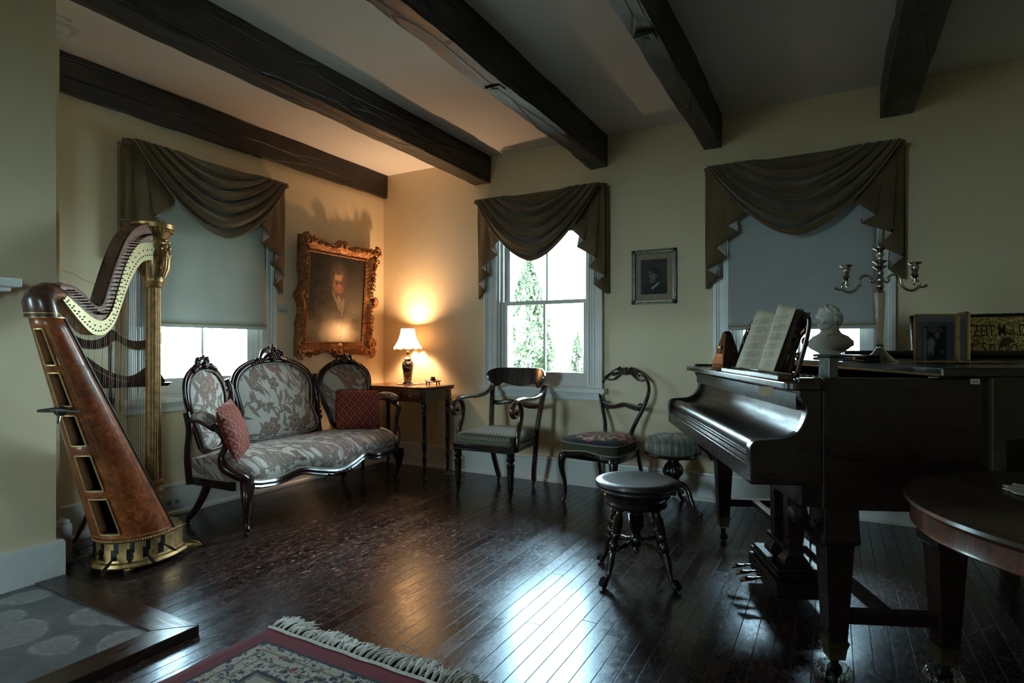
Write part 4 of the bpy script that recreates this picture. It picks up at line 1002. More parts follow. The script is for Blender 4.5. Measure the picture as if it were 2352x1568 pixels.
def backpanel(name, half, m, fr, crest, tiltk=.20, y0=.0, back=None):
    "half: right-half outline from top centre to bottom centre (x, z)"
    C_ = outline_closed(half); n = len(C_); zb = min(z for _, z in C_)
    ty = lambda z: y0+(z-.42)*tiltk
    cz = sum(z for _, z in C_)/n
    b = MB(); K = 9; rows = []
    for k in range(K+1):
        s = 1-k/K; bul = -.042*(1-s**3.2)-.004
        rows.append([(x*s, ty(cz+(z-cz)*s)+bul, cz+(z-cz)*s) for x, z in C_])
    b.loft(rows, cap=False, M=m); o = b.build(name, M['floral'], root, ang=70)
    f = MB(); P = [(x*1.02, ty(z)-.004, z+(.010 if z > cz else -.010)) for x, z in C_]; f.tube(P, fr, 10, m, closed=True, flat=(1.05, .95))
    P2 = [(x*1.055+math.copysign(.010, x), ty(z)-.002, z+(.026 if z > cz else -.020)) for x, z in C_]; f.tube(P2, fr*.62, 8, m, closed=True)
    f.build('back_frame', W, root, ang=60)
    g = MB(); g.tube([(x*.985, ty(z)-.024, cz+(z-cz)*.985) for x, z in C_], .0045, 6, m, closed=True); g.build('gimp_trim', M['gimp'], root)
    q = MB(); q.loft([[(x*s, ty(cz+(z-cz)*s)+d, cz+(z-cz)*s) for x, z in C_] for s, d in ((1.0, .012), (.92, .030), (.5, .036), (.02, .036))], cap=False, M=m)
    q.build('outside_back', M['cream_cloth'], root)
    c = MB(); zt = max(z for _, z in C_)
    def X(x, y, z): return (x, ty(zt)+y, z)
    w, h = crest; rr = random.Random(int(w*1000))
    for s in (-1, 1):
        c.tube(spline([X(s*w*.98, 0, zt-.10*w/.2), X(s*w*.80, -.006, zt-.012), X(s*w*.62, -.01, zt+.022), X(s*w*.50, -.008, zt+.008)], 4), [.016]*9+[.014, .012, .009, .006], 8, m)
        c.tube(spline([X(s*w*.50, 0, zt+.020), X(s*w*.42, -.004, zt+.035+h*.35), X(s*w*.25, -.006, zt+h*.80), X(s*w*.14, -.006, zt+h*.92)], 4), [.010]*4+[.013]*5+[.011]*4, 8, m)
        for k in range(6):
            t = k/6; c.ell(X(s*(w*.45+t*w*.5), -.022-.004*rr.random(), zt+.018-t*.020-.10*t*t*w), (.015, .012, .014+.006*rr.random()), 8, 6, m)
        for k in range(3): c.tube([X(s*(.02+.02*k), -.020, zt+h*.30), X(s*(w*.22+.03*k), -.026, zt+h*(.55-.2*k)), X(s*(w*.34+.02*k), -.018, zt+h*(.42-.22*k))], [.010, .012, .003], 6, m)
    c.prism([(-w*.45, zt+.004), (-w*.30, zt+h*.50), (-w*.10, zt+h*.70), (w*.10, zt+h*.70), (w*.30, zt+h*.50), (w*.45, zt+.004)], ty(zt)-.008, ty(zt)+.012, 'y', m)
    for k in range(16):
        a = k*2.4; r = .007*math.sqrt(k)*w/.16; c.ell(X(r*math.cos(a), -.030, zt+h*.52+r*math.sin(a)*1.25), (.013, .011, .015), 8, 6, m)
    c.ell(X(0, -.034, zt+h*.80), (.020, .013, .020), 10, 8, m); c.ell(X(0, -.010, zt+h*1.0), (.012, .009, .016), 8, 6, m)
    c.build('crest_carving', W, root, ang=60)
backpanel('back_upholstery', [(0, .972), (.15, .957), (.265, .905), (.320, .82), (.312, .72), (.300, .65), (.325, .57), (.335, .50), (.27, .458), (.12, .448), (0, .448)], T(0, .50, 0), .018, (.20, .115))
for s in (-1, 1):
    mw = T(s*.585, .435, 0) @ R(-s*math.atan2(.20, .44))
    backpanel('wing_upholstery', [(0, .945), (.10, .925), (.175, .86), (.195, .77), (.172, .67), (.135, .58), (.11, .50), (.06, .462), (0, .458)], mw, .016, (.13, .075), .14)
    b = MB(); b.tube(spline([(s*.352, .50, .30), (s*.362, .505, .42), (s*.352, .52, .55), (s*.372, .545, .68), (s*.365, .565, .80), (s*.385, .58, .87)], 4), [.020, .022, .024, .020, .018, .02]*3+[.018]*3, 10)
    for k in range(9): b.ell((s*(.365+.006*math.sin(k)), .50+.012*k, .55+.036*k), (.015, .012, .017), 8, 6)
    b.build('stile', W, root, ang=60)
    b = MB(); b.tube(spline([(s*.79, .36, .29), (s*.80, .365, .45), (s*.785, .37, .60), (s*.79, .39, .70)], 4), .019, 10); b.build('stile', W, root)
    b = MB(); b.tube(spline([(s*.785, .36, .655), (s*.80, .29, .668), (s*.81, .20, .655), (s*.80, .125, .628)], 4), [.018]*10+[.022]*3, 10)
    b.tube(spline([(s*.80, .135, .630), (s*.785, .085, .600), (s*.762, .085, .53), (s*.775, .105, .46), (s*.765, .085, .40), (s*.70, .035, .345), (s*.665, .03, .32)], 4),
           [a for a, in spline([(r,) for r in (.014, .020, .017, .019, .026, .028, .026)], 4)], 10, flat=(1, 1.1))
    b.tube(spline([(s*.81, .13, .640), (s*.80, .095, .628), (s*.79, .098, .605), (s*.795, .115, .612)], 4), .009, 8)
    b.build('arm', W, root, ang=60)
    b = MB(); b.tube(spline([(s*.792, .30, .680), (s*.805, .24, .692), (s*.812, .17, .684), (s*.805, .125, .660)], 4), [.022]+[.035]*11+[.024], 12, flat=(.75, 1)); b.build('arm_pad', M['floral'], root, ang=80)
    b = MB(); b.tube([(s*.30, .49, .40), (s*.15, .485, .405), (0, .485, .425)], [.015, .012, .018], 8)
    b.build('lower_back_rail', W, root)
b = MB()
for k in range(-3, 4): b.ell((k*.022, .47, .425+.010*(3-abs(k))/3), (.014, .010, .014), 8, 6)
b.build('lower_carving', W, root)
# red cushions
def m_redcush():
    n = N('red_lattice_cloth'); X, _, Z = n.sep(n.co()); S = 2*PI/.058
    u = n.math('MULTIPLY', X, S); v = n.math('MULTIPLY', Z, S*.8)
    a = n.math('ABSOLUTE', n.math('SINE', n.math('ADD', n.math('MULTIPLY', n.math('ADD', u, v), .5), n.math('MULTIPLY', n.math('SINE', v), .25))))
    b = n.math('ABSOLUTE', n.math('SINE', n.math('ADD', n.math('MULTIPLY', n.math('SUBTRACT', u, v), .5), n.math('MULTIPLY', n.math('SINE', v), .25))))
    ln = n.mr(n.math('MINIMUM', a, b), .13, .20, 1, 0)
    dot = n.mr(n.math('MULTIPLY', a, b), .90, .95)
    c = n.ramp(n.noise(n.co(), 8, 3), [(.3, (.17, .013, .013)), (.7, (.24, .022, .020))])
    c = n.mix(n.math('MULTIPLY', n.math('MAXIMUM', ln, n.math('MULTIPLY', dot, .7)), .85), c, (.36, .20, .09))
    w = n.noise(n.co(), 300, 2); n.bsdf(c, .7, sheen=.03, spec=.3, bump=n.bump(n.math('ADD', w, ln), .4, .002)); return n.m
M['redcush'] = m_redcush()
def cushion(label, m, w=.165, h=.155, t=.062):
    b = MB(); rows = []; nn = 18
    def side(s):
        rows = []
        for i in range(nn+1):
            row = []
            for j in range(nn+1):
                a, c = -1+2*i/nn, -1+2*j/nn; e = max(0, (1-abs(a)**2.6)*(1-abs(c)**2.6)); pin = 1-.07*(1-abs(a)**4)*abs(c)**2; pin2 = 1-.07*(1-abs(c)**4)*abs(a)**2
                row.append((c*w*pin2, s*(t*e**.55+.0015*math.sin(9*a+5*c)), a*h*pin))
            rows.append(row)
        return rows
    b.grid(side(-1)); b.grid(side(1)); o = b.build('throw_cushion', M['redcush'], None, ang=80)
    bm = bmesh.new(); bm.from_mesh(o.data); bmesh.ops.remove_doubles(bm, verts=bm.verts, dist=.0004); bmesh.ops.recalc_face_normals(bm, faces=bm.faces); bm.to_mesh(o.data); bm.free()
    tag(o, label, 'cushion', 'red lattice cushions on the sofa'); o.matrix_world = m; return o
cushion('red lattice cushion propped upright against the sofa\'s right wing', T(-3.20, 3.345, .598) @ R(math.radians(48)) @ R(math.radians(-14), 'X'), .163, .150, .055)
cushion('red lattice cushion leaning edge-on inside the sofa\'s left arm', T(-3.035, 2.165, .605) @ R(math.radians(130)) @ R(math.radians(-18), 'X') @ R(math.radians(-6), 'Y'), .160, .160, .052)
# ---------------------------------------------------------------- armchair
def m_scale():
    n = N('scallop_weave'); o = n.co(); x, y, z = n.sep(o); S = 1/.026
    u = n.math('MULTIPLY', x, S); v = n.math('MULTIPLY', n.math('SUBTRACT', z, y), S*1.1)
    row = n.math('FLOOR', v); fv = n.math('FRACT', v); sh = n.math('MULTIPLY', n.math('MODULO', row, 2), .5); fu = n.math('FRACT', n.math('ADD', u, sh))
    dx = n.math('SUBTRACT', fu, .5); r = n.math('SQRT', n.math('ADD', n.math('MULTIPLY', dx, dx), n.math('MULTIPLY', fv, n.math('MULTIPLY', fv, .35))))
    c = n.ramp(n.math('MULTIPLY', r, 1.6), [(0, (.035, .038, .024)), (.22, (.20, .19, .115)), (.5, (.13, .13, .075)), (.72, (.25, .235, .15)), (.84, (.04, .042, .026))], 'CONSTANT')
    w = n.noise(o, 400, 2); n.bsdf(n.mix(n.mr(w, .35, .65, .35, 0), c, (.03, .03, .02)), .8, sheen=.3, bump=n.bump(w, .3, .001)); return n.m
def caster(par, x, y, m=None):
    c = MB(); c.lathe([(.009, .028), (.013, .034), (.013, .048), (.010, .05)], 10, T(x, y, 0)); c.tube([(x, y, .034), (x+.002, y-.008, .018)], .005, 6)
    c.lathe([(0, -.007), (.012, -.007), (.015, -.002), (.015, .002), (.012, .007), (0, .007)], 14, T(x, y-.010, .0155) @ R(PI/2, 'Y')); return c.build('caster', m or M['iron'], par)
WD = M['wood_dark']; WR = wood('armchair_mahogany', (.012, .005, .004), (.070, .022, .013), .22, (1, 1, .15), 22, .5, .09)
root = thing('armchair', 'dark open armchair with scrolled arms and patterned cushion by the window', 'chair', (-2.185, 3.530, 0), math.radians(1))
b = MB()
for (z0, z1, g) in ((.335, .350, .004), (.350, .372, 0), (.372, .384, .005)):
    b.prism([(-.245-g, -.015-g), (.245+g, -.015-g), (.200+g, .50), (-.200-g, .50)], z0, z1, 'z')
b.build('seat_frame', WD, root, bevel=.004)
rows = []
for (s, z) in ((.97, .384), (1.0, .400), (1.0, .425), (.97, .447), (.90, .460), (.72, .468), (.45, .472), (.1, .474)):
    pts = []
    for (x, y) in resamp([(-.24, -.010), (.24, -.010), (.195, .49), (-.195, .49), (-.24, -.010)], 41)[:-1]:
        cx_, cy_ = 0, .24; k = s*(1-.03*(abs(x)/.24)**6*(abs((y-.24)/.25))**6); pts.append((cx_+(x-cx_)*k, cy_+(y-cy_)*k, z+(0 if z < .44 else -.012*(1-s)*0)))
    rows.append(pts)
MB().loft(rows).build('seat_cushion', m_scale(), root, ang=60)
for s in (-1, 1):
    b = MB(); b.lathe([(.014, .048), (.016, .075), (.021, .088), (.023, .098), (.017, .106), (.020, .13), (.025, .21), (.027, .248), (.030, .255), (.022, .262), (.018, .272), (.028, .285), (.031, .298), (.024, .310), (.028, .318), (.030, .335)], 18, T(s*.218, .012, 0))
    o = b.build('leg', WD, root, ang=40); caster(o, s*.218, .012)
    P = spline([(s*.155, .515, .045), (s*.170, .490, .14), (s*.190, .470, .26), (s*.197, .470, .36), (s*.205, .480, .48), (s*.220, .515, .64), (s*.235, .555, .78)], 4)
    b = MB(); b.rtube(P, (.030, .036), fixed=(1, 0, 0)); o = b.build('leg', WR, root); caster(o, s*.155, .515)
    b = MB(); b.rtube(spline([(s*.232, .545, .775), (s*.236, .500, .735), (s*.240, .42, .708), (s*.244, .30, .700), (s*.246, .17, .705), (s*.246, .075, .702), (s*.246, .015, .684), (s*.246, -.018, .645), (s*.246, -.012, .605), (s*.246, .022, .592), (s*.246, .046, .612), (s*.246, .036, .635)], 4), (.030, .036), fixed=(1, 0, 0), rnd=.5)
    b.rtube(spline([(s*.246, .055, .696), (s*.246, .105, .670), (s*.246, .122, .610), (s*.246, .105, .540), (s*.246, .070, .470), (s*.246, .055, .400), (s*.244, .062, .345)], 4), (.028, .034), fixed=(1, 0, 0), rnd=.5)
    b.build('arm', WR, root, ang=50)
half = [(0, .915), (.10, .915), (.19, .912), (.240, .893), (.257, .860), (.245, .822), (.222, .792), (.205, .765), (.182, .765), (.168, .785), (.135, .793), (.07, .778), (0, .768)]
C_ = outline_closed(half); b = MB()
cv = lambda x: -.10*(x/.25)**2+.03
rings = []
for d, s in ((-.012, .94), (-.016, 1.0), (.012, 1.0), (.016, .94)):
    rings.append([(x*s, .575+cv(x)+d+(z-.84)*.25, .842+(z-.842)*s) for x, z in C_])
b.loft(rings, cap=False)
for d in (-.017, .018):
    for zz in range(1):
        pts = []
        xs = [lerp(-.25, .25, i/40) for i in range(41)]
        up = resamp(spline([(-x, z) for x, z in half[:5]][::-1]+half[1:5], 6), 41); lo = resamp(spline([(-x, z) for x, z in half[4:]]+[(x, z) for x, z in half[4:-1]][::-1], 6), 41)
        up = [(x*.95, .842+(z-.842)*.95) for x, z in up]; lo = [(x*.95, .842+(z-.842)*.95) for x, z in lo]
        b.grid([[(lerp(a[0], c[0], t), .575+cv(lerp(a[0], c[0], t))+d+(lerp(a[1], c[1], t)-.84)*.25, lerp(a[1], c[1], t)) for t in (0, .33, .66, 1)] for a, c in zip(up, lo)])
b.build('crest_rail', WD, root, ang=60)
b = MB(); b.rtube(spline([(-.215, .525, .640), (-.17, .545, .632), (-.09, .565, .645), (0, .572, .630), (.09, .565, .612), (.17, .545, .618), (.215, .525, .640)], 5), [(.034, .026)]*31, fixed=(0, 1, 0), rnd=.5)
b.ell((0, .56, .632), (.035, .014, .018), 10, 6); b.build('back_rail', WD, root)

# ---------------------------------------------------------------- side chair with needlepoint seat
def m_needle():
    n = N('needlepoint_flowers'); o = n.co(); x, y, z = n.sep(o)
    st = n.vmath('SNAP', o, (.004, .004, .004)); p = n.n('VectorMath', operation='SNAP'); n.set(p.inputs[0], o); p.inputs[1].default_value = (.0035, .0035, 1); p = p.outputs[0]
    v = n.vor(n.map(p, (1, 1, 0)), 34, rnd=.9); h = n.sep(n.vor(n.map(p, (1, 1, 0)), 34, out='Color', rnd=.9))
    fl = n.ramp(h[0], [(0, (.40, .035, .055)), (.22, (.66, .58, .50)), (.45, (.55, .15, .16)), (.6, (.05, .10, .11)), (.74, (.52, .30, .28)), (.88, (.13, .16, .06))], 'CONSTANT')
    fl = n.mix(n.mr(v, .15, .2, .6, 0), fl, (.5, .40, .22))
    ex = n.math('DIVIDE', x, .205); ey = n.math('DIVIDE', n.math('SUBTRACT', y, .20), .19); r = n.math('SQRT', n.math('ADD', n.math('MULTIPLY', ex, ex), n.math('MULTIPLY', ey, ey)))
    r = n.math('ADD', r, n.math('MULTIPLY', n.math('SUBTRACT', n.noise(o, 14, 3), .5), .9))
    ctr = n.mr(r, .30, .34, 1, 0); c = n.mix(n.mr(r, 1.02, 1.07, 1, 0), (.010, .014, .026), fl)
    c = n.mix(n.math('MULTIPLY', ctr, n.mr(h[1], .35, .36)), c, (.30, .25, .13))
    w = n.noise(o, 500, 2); n.bsdf(c, .9, sheen=.2, bump=n.bump(n.math('ADD', w, v), .4, .0015)); return n.m
root = thing('side_chair', 'balloon-back side chair with carved crest and dark needlepoint flower seat', 'chair', (-1.462, 3.690, 0), math.radians(-12))
half = [(0, -.02), (.10, -.025), (.17, -.005), (.215, .02), (.225, .06), (.215, .20), (.185, .34), (.15, .40), (0, .42)]
def seatring(k, z, dz=0): return [(x*k, .2+(y-.2)*k, z+dz*math.cos(PI*2*x/.43)) for x, y in outline_closed(half)]
b = MB(); b.loft([seatring(.99, .395), seatring(1.0, .415), seatring(1.01, .425)]+[seatring(k, z) for k, z in ((1.0, .432), (.93, .447), (.8, .458), (.55, .467), (.2, .470))])
b.build('needlepoint_seat', m_needle(), root, ang=70)
b = MB(); b.tube(seatring(1.015, .424), .0035, 6, closed=True); b.tube(seatring(1.012, .368, .010), .004, 6, closed=True); b.build('gimp_trim', M['gimp'], root)
b = MB(); b.loft([seatring(1.0, .362, .012), seatring(1.006, .40), seatring(1.004, .424)], cap=False); b.build('seat_side', simple('olive_cloth', (.045, .045, .02), .9, 0, .3, 60), root)
b = MB(); b.loft([seatring(.99, .325, .016), seatring(1.012, .332, .016), seatring(1.016, .345, .014), seatring(1.008, .366, .012), seatring(.97, .366, .010)]); b.build('seat_rail', WD, root, ang=50)
for s in (-1, 1):
    b = MB(); b.tube(spline([(s*.185, .035, .36), (s*.205, .010, .31), (s*.208, .006, .24), (s*.196, .026, .14), (s*.192, .026, .06), (s*.200, .008, .006)], 4), [a for a, in spline([(r,) for r in (.026, .029, .022, .015, .012, .013)], 4)], 10, flat=(1, 1.1)); b.build('leg', WD, root)
    b = MB(); b.rtube(spline([(s*.165, .41, .36), (s*.170, .43, .25), (s*.178, .47, .12), (s*.185, .53, .0)], 4), (.026, .024), fixed=(1, 0, 0)); b.build('leg', WD, root)
b = MB(); hp = [(.115, .405, .40), (.110, .420, .46), (.128, .445, .53), (.165, .470, .62), (.196, .490, .71), (.203, .505, .77), (.185, .520, .83), (.135, .532, .875), (.07, .540, .895), (0, .543, .900)]
H_ = [(-x, y, z) for x, y, z in hp]+hp[-2::-1]
b.tube(spline(H_, 5), [lerp(.019, .013, math.sin(PI*i/90)**2) for i in range(len(spline(H_, 5)))], 10, flat=(1, .8)); b.build('balloon_back', WD, root, ang=60)
b = MB(); b.rtube(spline([(-.175, .478, .65), (-.13, .49, .630), (-.06, .498, .640), (0, .500, .655), (.06, .498, .640), (.13, .49, .630), (.175, .478, .65)], 5), (.028, .020), fixed=(0, 1, 0), rnd=.5)
for s in (-1, 1): b.tube([(s*.172, .478, .66), (s*.14, .485, .668), (s*.12, .488, .655)], [.010, .007, .003], 6)
b.build('middle_rail', WD, root)
b = MB()
for s in (-1, 1):
    b.tube(spline([(s*.17, .522, .845), (s*.12, .532, .832), (s*.07, .535, .862), (s*.04, .535, .895)], 4), [.006]*6+[.010]*7, 8)
    for k in range(4): b.ell((s*(.030+.026*k), .530, .905-.010*k), (.019, .012, .013), 8, 6, None); 
    for k in range(3): b.tube([(s*.02, .53, .90), (s*(.05+.03*k), .524, .926-.014*k), (s*(.085+.03*k), .53, .915-.022*k)], [.008, .011, .002], 6)
for k in range(14):
    a = k*2.4; r = .008*math.sqrt(k); b.ell((r*math.cos(a)*1.2, .522, .900+r*math.sin(a)*.8), (.012, .012, .012), 8, 6)
b.build('crest_carving', WD, root, ang=60)

# ---------------------------------------------------------------- turned piano stool
root = thing('piano_stool', 'round dark wooden swivel stool with turned legs and claw feet', 'stool', (-.81, 2.684, 0), math.radians(22))
st = wood('stool_seat_wood', (.010, .007, .008), (.040, .020, .018), .42, (1, .12, 1), 16, .1, .2)
MB().lathe([(0, .405), (.150, .405), (.172, .408), (.178, .416), (.176, .422), (.186, .428), (.193, .440), (.190, .452), (.176, .460), (.150, .459), (.10, .450), (0, .447)], 48).build('seat', st, root, ang=35)
MB().lathe([(0, .335), (.128, .335), (.140, .340), (.144, .352), (.138, .362), (.142, .372), (.150, .378), (.158, .392), (.150, .402), (0, .404)], 40).build('seat_collar', WD, root, ang=35)
b = MB(); b.lathe([(0, .105), (.010, .107), (.016, .118), (.012, .130), (.008, .136), (.022, .142), (.030, .158), (.032, .175), (.024, .195), (.018, .202), (.026, .215), (.033, .235)]+[p for k in range(7) for p in ((.035+.0008*k, .240+.0085*k), (.030, .2442+.0085*k))]+[(.030, .302), (.022, .312), (.026, .320), (.030, .336)], 20); b.build('screw_post', WD, root, ang=30)
for k in range(4):
    a = PI/4+k*PI/2; m = R(a); foot = .222
    axis = lambda t: (lerp(.112, .168, t), 0, lerp(.342, .145, t))
    prof = [(0, .016), (.06, .020), (.10, .014), (.16, .016), (.24, .022)]+[(.26+.026*i, .0245 if i % 2 == 0 else .021) for i in range(12)]+[(.58, .024), (.66, .022), (.72, .013), (.76, .020), (.82, .024), (.90, .020), (.95, .014), (1, .017)]
    b = MB(); b.tube([axis(t) for t, _ in prof], [r for _, r in prof], 12, m)
    b.tube([(.168, 0, .147), (.176, 0, .12), (.186, 0, .075), (.197, 0, .045), (.212, 0, .028)], [.018, .019, .014, .012, .013], 10, m); o = b.build('leg', WD, root, ang=40)
    b = MB(); b.ell((.220, 0, .018), (.016, .016, .018), 10, 8, m)
    for q in (-.7, 0, .7): b.tube([(.205, .010*q, .040), (.222, .016*q, .040), (.238, .016*q, .026), (.240, .014*q, .010)], [.007, .008, .006, .003], 6, m)
    b.build('claw_foot', M['iron'], o)
    b = MB(); b.tube([(.022, 0, .168), (.045, 0, .166), (.060, 0, .164), (.085, 0, .160), (.110, 0, .158), (.125, 0, .155), (.160, 0, .150)], [.007, .012, .008, .014, .008, .011, .007], 10, m); b.build('stretcher', WD, root, ang=40)

# ---------------------------------------------------------------- upholstered stool by the wall
root = thing('upholstered_stool', 'striped round stool on carved pedestal between side chair and piano', 'stool', (-.935, 3.93, 0), .4)
n = N('striped_silk'); x, y, z = n.sep(n.co()); s_ = n.math('FRACT', n.math('MULTIPLY', n.math('ADD', x, n.math('MULTIPLY', y, .1)), 26)); f = n.noise(n.co(), 300, 2)
c = n.ramp(s_, [(0, (.20, .21, .16)), (.40, (.05, .065, .06)), (.52, (.24, .24, .18)), (.60, (.09, .10, .085))], 'CONSTANT'); n.bsdf(c, .6, sheen=.4, bump=n.bump(f, .2, .001))
b = MB(); rings = []
for r, z, w in ((.155, .375, 0), (.178, .385, 1), (.186, .410, 1), (.180, .440, .7), (.172, .452, .3), (.180, .462, 0), (.165, .480, 0), (.12, .492, 0), (.06, .497, 0), (.01, .498, 0)):
    rings.append([((r+.004*w*math.cos(20*2*PI*j/80))*math.cos(2*PI*j/80), (r+.004*w*math.cos(20*2*PI*j/80))*math.sin(2*PI*j/80), z+.003*math.cos(6*2*PI*j/80)*(z > .44)) for j in range(80)])
b.loft(rings).build('cushion', n.m, root, ang=60)
MB().lathe([(0, .352), (.165, .352), (.182, .358), (.186, .366), (.178, .376), (0, .378)], 40).build('seat_base', WD, root)
b = MB(); prof = [(.0, .085), (.018, .09), (.026, .10), (.018, .115), (.040, .13), (.046, .15), (.044, .19), (.036, .20), (.042, .21), (.062, .235), (.066, .255), (.052, .29), (.034, .315), (.030, .33), (.042, .345), (.046, .354)]
b.lathe(prof, 64, flute=(8, .09, .20, .32)); b.build('pedestal', WD, root, ang=50)
for k in range(3):
    m = R(k*2*PI/3-.55-.4); b = MB(); b.rtube(spline([(.03, 0, .165), (.085, 0, .175), (.130, 0, .150), (.155, 0, .095), (.185, 0, .045), (.225, 0, .020), (.250, 0, .022)], 4), [(.040-.0009*i, .034-.0006*i) for i in range(25)], fixed=(0, 1, 0), rnd=.5, M=m)
    b.tube([(.06, 0, .135), (.085, 0, .125), (.088, 0, .145)], [.010, .012, .006], 8, m); b.ell((.238, 0, .014), (.014, .016, .014), 8, 6, m); b.build('leg', WD, root, ang=60)

# ---------------------------------------------------------------- side table in the corner
root = thing('side_table', 'mahogany card table with small drawers in the room corner', 'table', (0, 0, 0))
X0, X1, Y0, Y1 = -3.66, -2.90, 3.795, 4.215
n = N('table_top_wood'); 
b = MB(); b.box(X0, X1, Y0, Y1, .734, .750); b.box(X0+.004, X1-.004, Y0+.004, Y1-.004, .716, .732); b.build('top', M['mahogany'], root, bevel=.004)
b = MB(); b.box(X0+.03, X1-.025, Y0+.022, Y1-.02, .628, .716); b.build('apron', wood('apron_mahogany', (.022, .007, .005), (.085, .026, .013), .3, (.15, 1, 1), 24, .4, .12), root, bevel=.002)
for k in range(3):
    x0 = X0+.055+k*.22; b = MB(); b.box(x0, x0+.205, Y0+.014, Y0+.024, .640, .706); d = b.build('drawer', M['mahogany'], root, bevel=.002)
    b = MB(); xc = x0+.1025; b.ell((xc, Y0+.010, .676), (.020, .004, .010), 12, 6); b.tube([(xc+.014*math.cos(a), Y0+.004, .670+.010*math.sin(a)) for a in [PI+PI*i/8 for i in range(9)]], .002, 6); b.build('drawer_pull', M['brass'], d)
for x in (X0+.045, X1-.042):
    for y in (Y0+.045, Y1-.045):
        b = MB(); b.box(x-.021, x+.021, y-.021, y+.021, .615, .716)
        b.lathe([(.010, .046), (.012, .075), (.016, .085), (.012, .092), (.015, .12), (.018, .15), (.024, .158), (.018, .166), (.015, .19), (.020, .27), (.026, .285), (.020, .296), (.018, .32), (.019, .50), (.022, .505), (.019, .512), (.020, .53), (.023, .536), (.020, .543), (.021, .57), (.025, .58), (.021, .59), (.022, .615)], 14, T(x, y, 0))
        o = b.build('leg', WD, root, ang=40); caster(o, x, y, M['iron'])
# lamp
LX, LY = -3.315, 4.085
def m_vase():
    n = N('painted_porcelain'); o = n.co(); v = n.vor(o, 70, rnd=.9); h = n.sep(n.vor(o, 70, out='Color', rnd=.9)); g = n.noise(o, 26, 4, .6)
    c = n.ramp(h[0], [(0, (.50, .42, .33)), (.25, (.28, .05, .03)), (.42, (.02, .03, .05)), (.55, (.52, .45, .36)), (.70, (.04, .07, .04)), (.82, (.35, .14, .05)), (.92, (.02, .02, .03))], 'CONSTANT')
    x, y, z = n.sep(o); band = n.mr(n.math('ABSOLUTE', n.math('SUBTRACT', z, .17)), .055, .060)
    c = n.mix(n.math('MULTIPLY', n.mr(g, .50, .54), n.math('SUBTRACT', 1, band)), c, (.012, .012, .014)); c = n.mix(n.math('MULTIPLY', band, n.mr(v, .3, .35, 0, .7)), c, (.10, .04, .03))
    n.bsdf(c, .18, coat=.5); return n.m
root = thing('table_lamp', 'lit porcelain table lamp with cream scalloped shade on the corner table', 'lamp', (LX, LY, .7525))
MB().lathe([(0, 0), (.044, 0), (.046, .008), (.040, .014), (.036, .020), (0, .02)], 28).build('base', M['wood_dark'], root)
MB().lathe([(.030, .018), (.034, .03), (.038, .07), (.047, .13), (.052, .165), (.048, .19), (.036, .205), (.027, .212), (.030, .218), (.040, .222), (.030, .232), (.014, .245), (0, .246)], 32).build('vase', m_vase(), root, ang=60)
MB().lathe([(.008, .244), (.012, .25), (.007, .258), (.013, .268), (.013, .285), (.007, .292), (.006, .33), (0, .33)], 14).build('stem', M['brass'], root)
n = N('lamp_shade_silk'); o = n.co(); f = n.noise(o, 300, 2); p = n.bsdf((.80, .70, .55), .8, link=False); t = n.n('BsdfTranslucent'); t.inputs[0].default_value = (.90, .72, .50, 1); m = n.n('MixShader'); m.inputs[0].default_value = .78
n.t.links.new(p, m.inputs[1]); n.t.links.new(t.outputs[0], m.inputs[2]); n.t.links.new(m.outputs[0], n.out.inputs[0])
b = MB(); rings = []
for i in range(15):
    t = i/14; r = lerp(.058, .122, t)+(-.014*math.sin(PI*t)); ring = []
    for j in range(96):
        a = 2*PI*j/96; sc_ = abs(math.sin(a*5)); rr_ = r*(1+.05*t*t*(1-sc_)+.006*math.cos(a*40)*(1-.3*t)); ring.append((rr_*math.cos(a), rr_*math.sin(a), lerp(.492, .322, t)-.016*t*sc_))
    rings.append(ring)
o = MB().loft(rings, cap=False).build('shade', n.m, root, ang=80)
b = MB(); b.tube([(p[0]*1.01, p[1]*1.01, p[2]) for p in rings[-1]], .0022, 5, closed=True); b.tube(rings[0][::4], .0022, 5, closed=True); b.build('shade_trim', M['gimp'], root)
b = MB(); b.ell((0, 0, .385), (.026, .026, .034), 14, 10)
n = N('bulb_glow'); e = n.n('Emission'); e.inputs[0].default_value = (1, .56, .24, 1); e.inputs[1].default_value = 60; n.t.links.new(e.outputs[0], n.out.inputs[0]); b.build('bulb', n.m, root)
l = bpy.data.lights.new('lamp_bulb', 'POINT'); l.energy = LAMP_W; l.color = (1, .60, .33); l.shadow_soft_size = .045
lo = bpy.data.objects.new('lamp_bulb', l); lo.location = (LX, LY, .7525+.43); col.objects.link(lo)
def doily(name, label, x, y, z, r, seed, mat=None, cat='doily', kx=1):
    b = MB(); rr = random.Random(seed); rings = []
    for k in (0.02, .35, .6, .8, .9, 1.0):
        rings.append([(kx*r*k*(1+.07*k**4*math.cos(14*a))*math.cos(a), r*k*(1+.07*k**4*math.cos(14*a))*math.sin(a), .0012+.0030*k**3*abs(math.sin(7*a+seed))) for a in [2*PI*j/112 for j in range(112)]])
    b.loft(rings, cap=False)
    o = b.build(name, mat or M['lace'], ang=80); solid(o, .001); o.location = (x, y, z+.001); tag(o, label, cat); return o
def m_lace(nm, c0):
    n = N(nm); o = n.co(); v = n.vor(o, 130, 'DISTANCE_TO_EDGE', rnd=.7); p = n.bsdf(c0, .9, link=False); t = n.n('BsdfTransparent'); m = n.n('MixShader'); n.set(m.inputs[0], n.mr(v, .28, .34, 0, .85))
    n.t.links.new(p, m.inputs[1]); n.t.links.new(t.outputs[0], m.inputs[2]); n.t.links.new(m.outputs[0], n.out.inputs[0]); return n.m
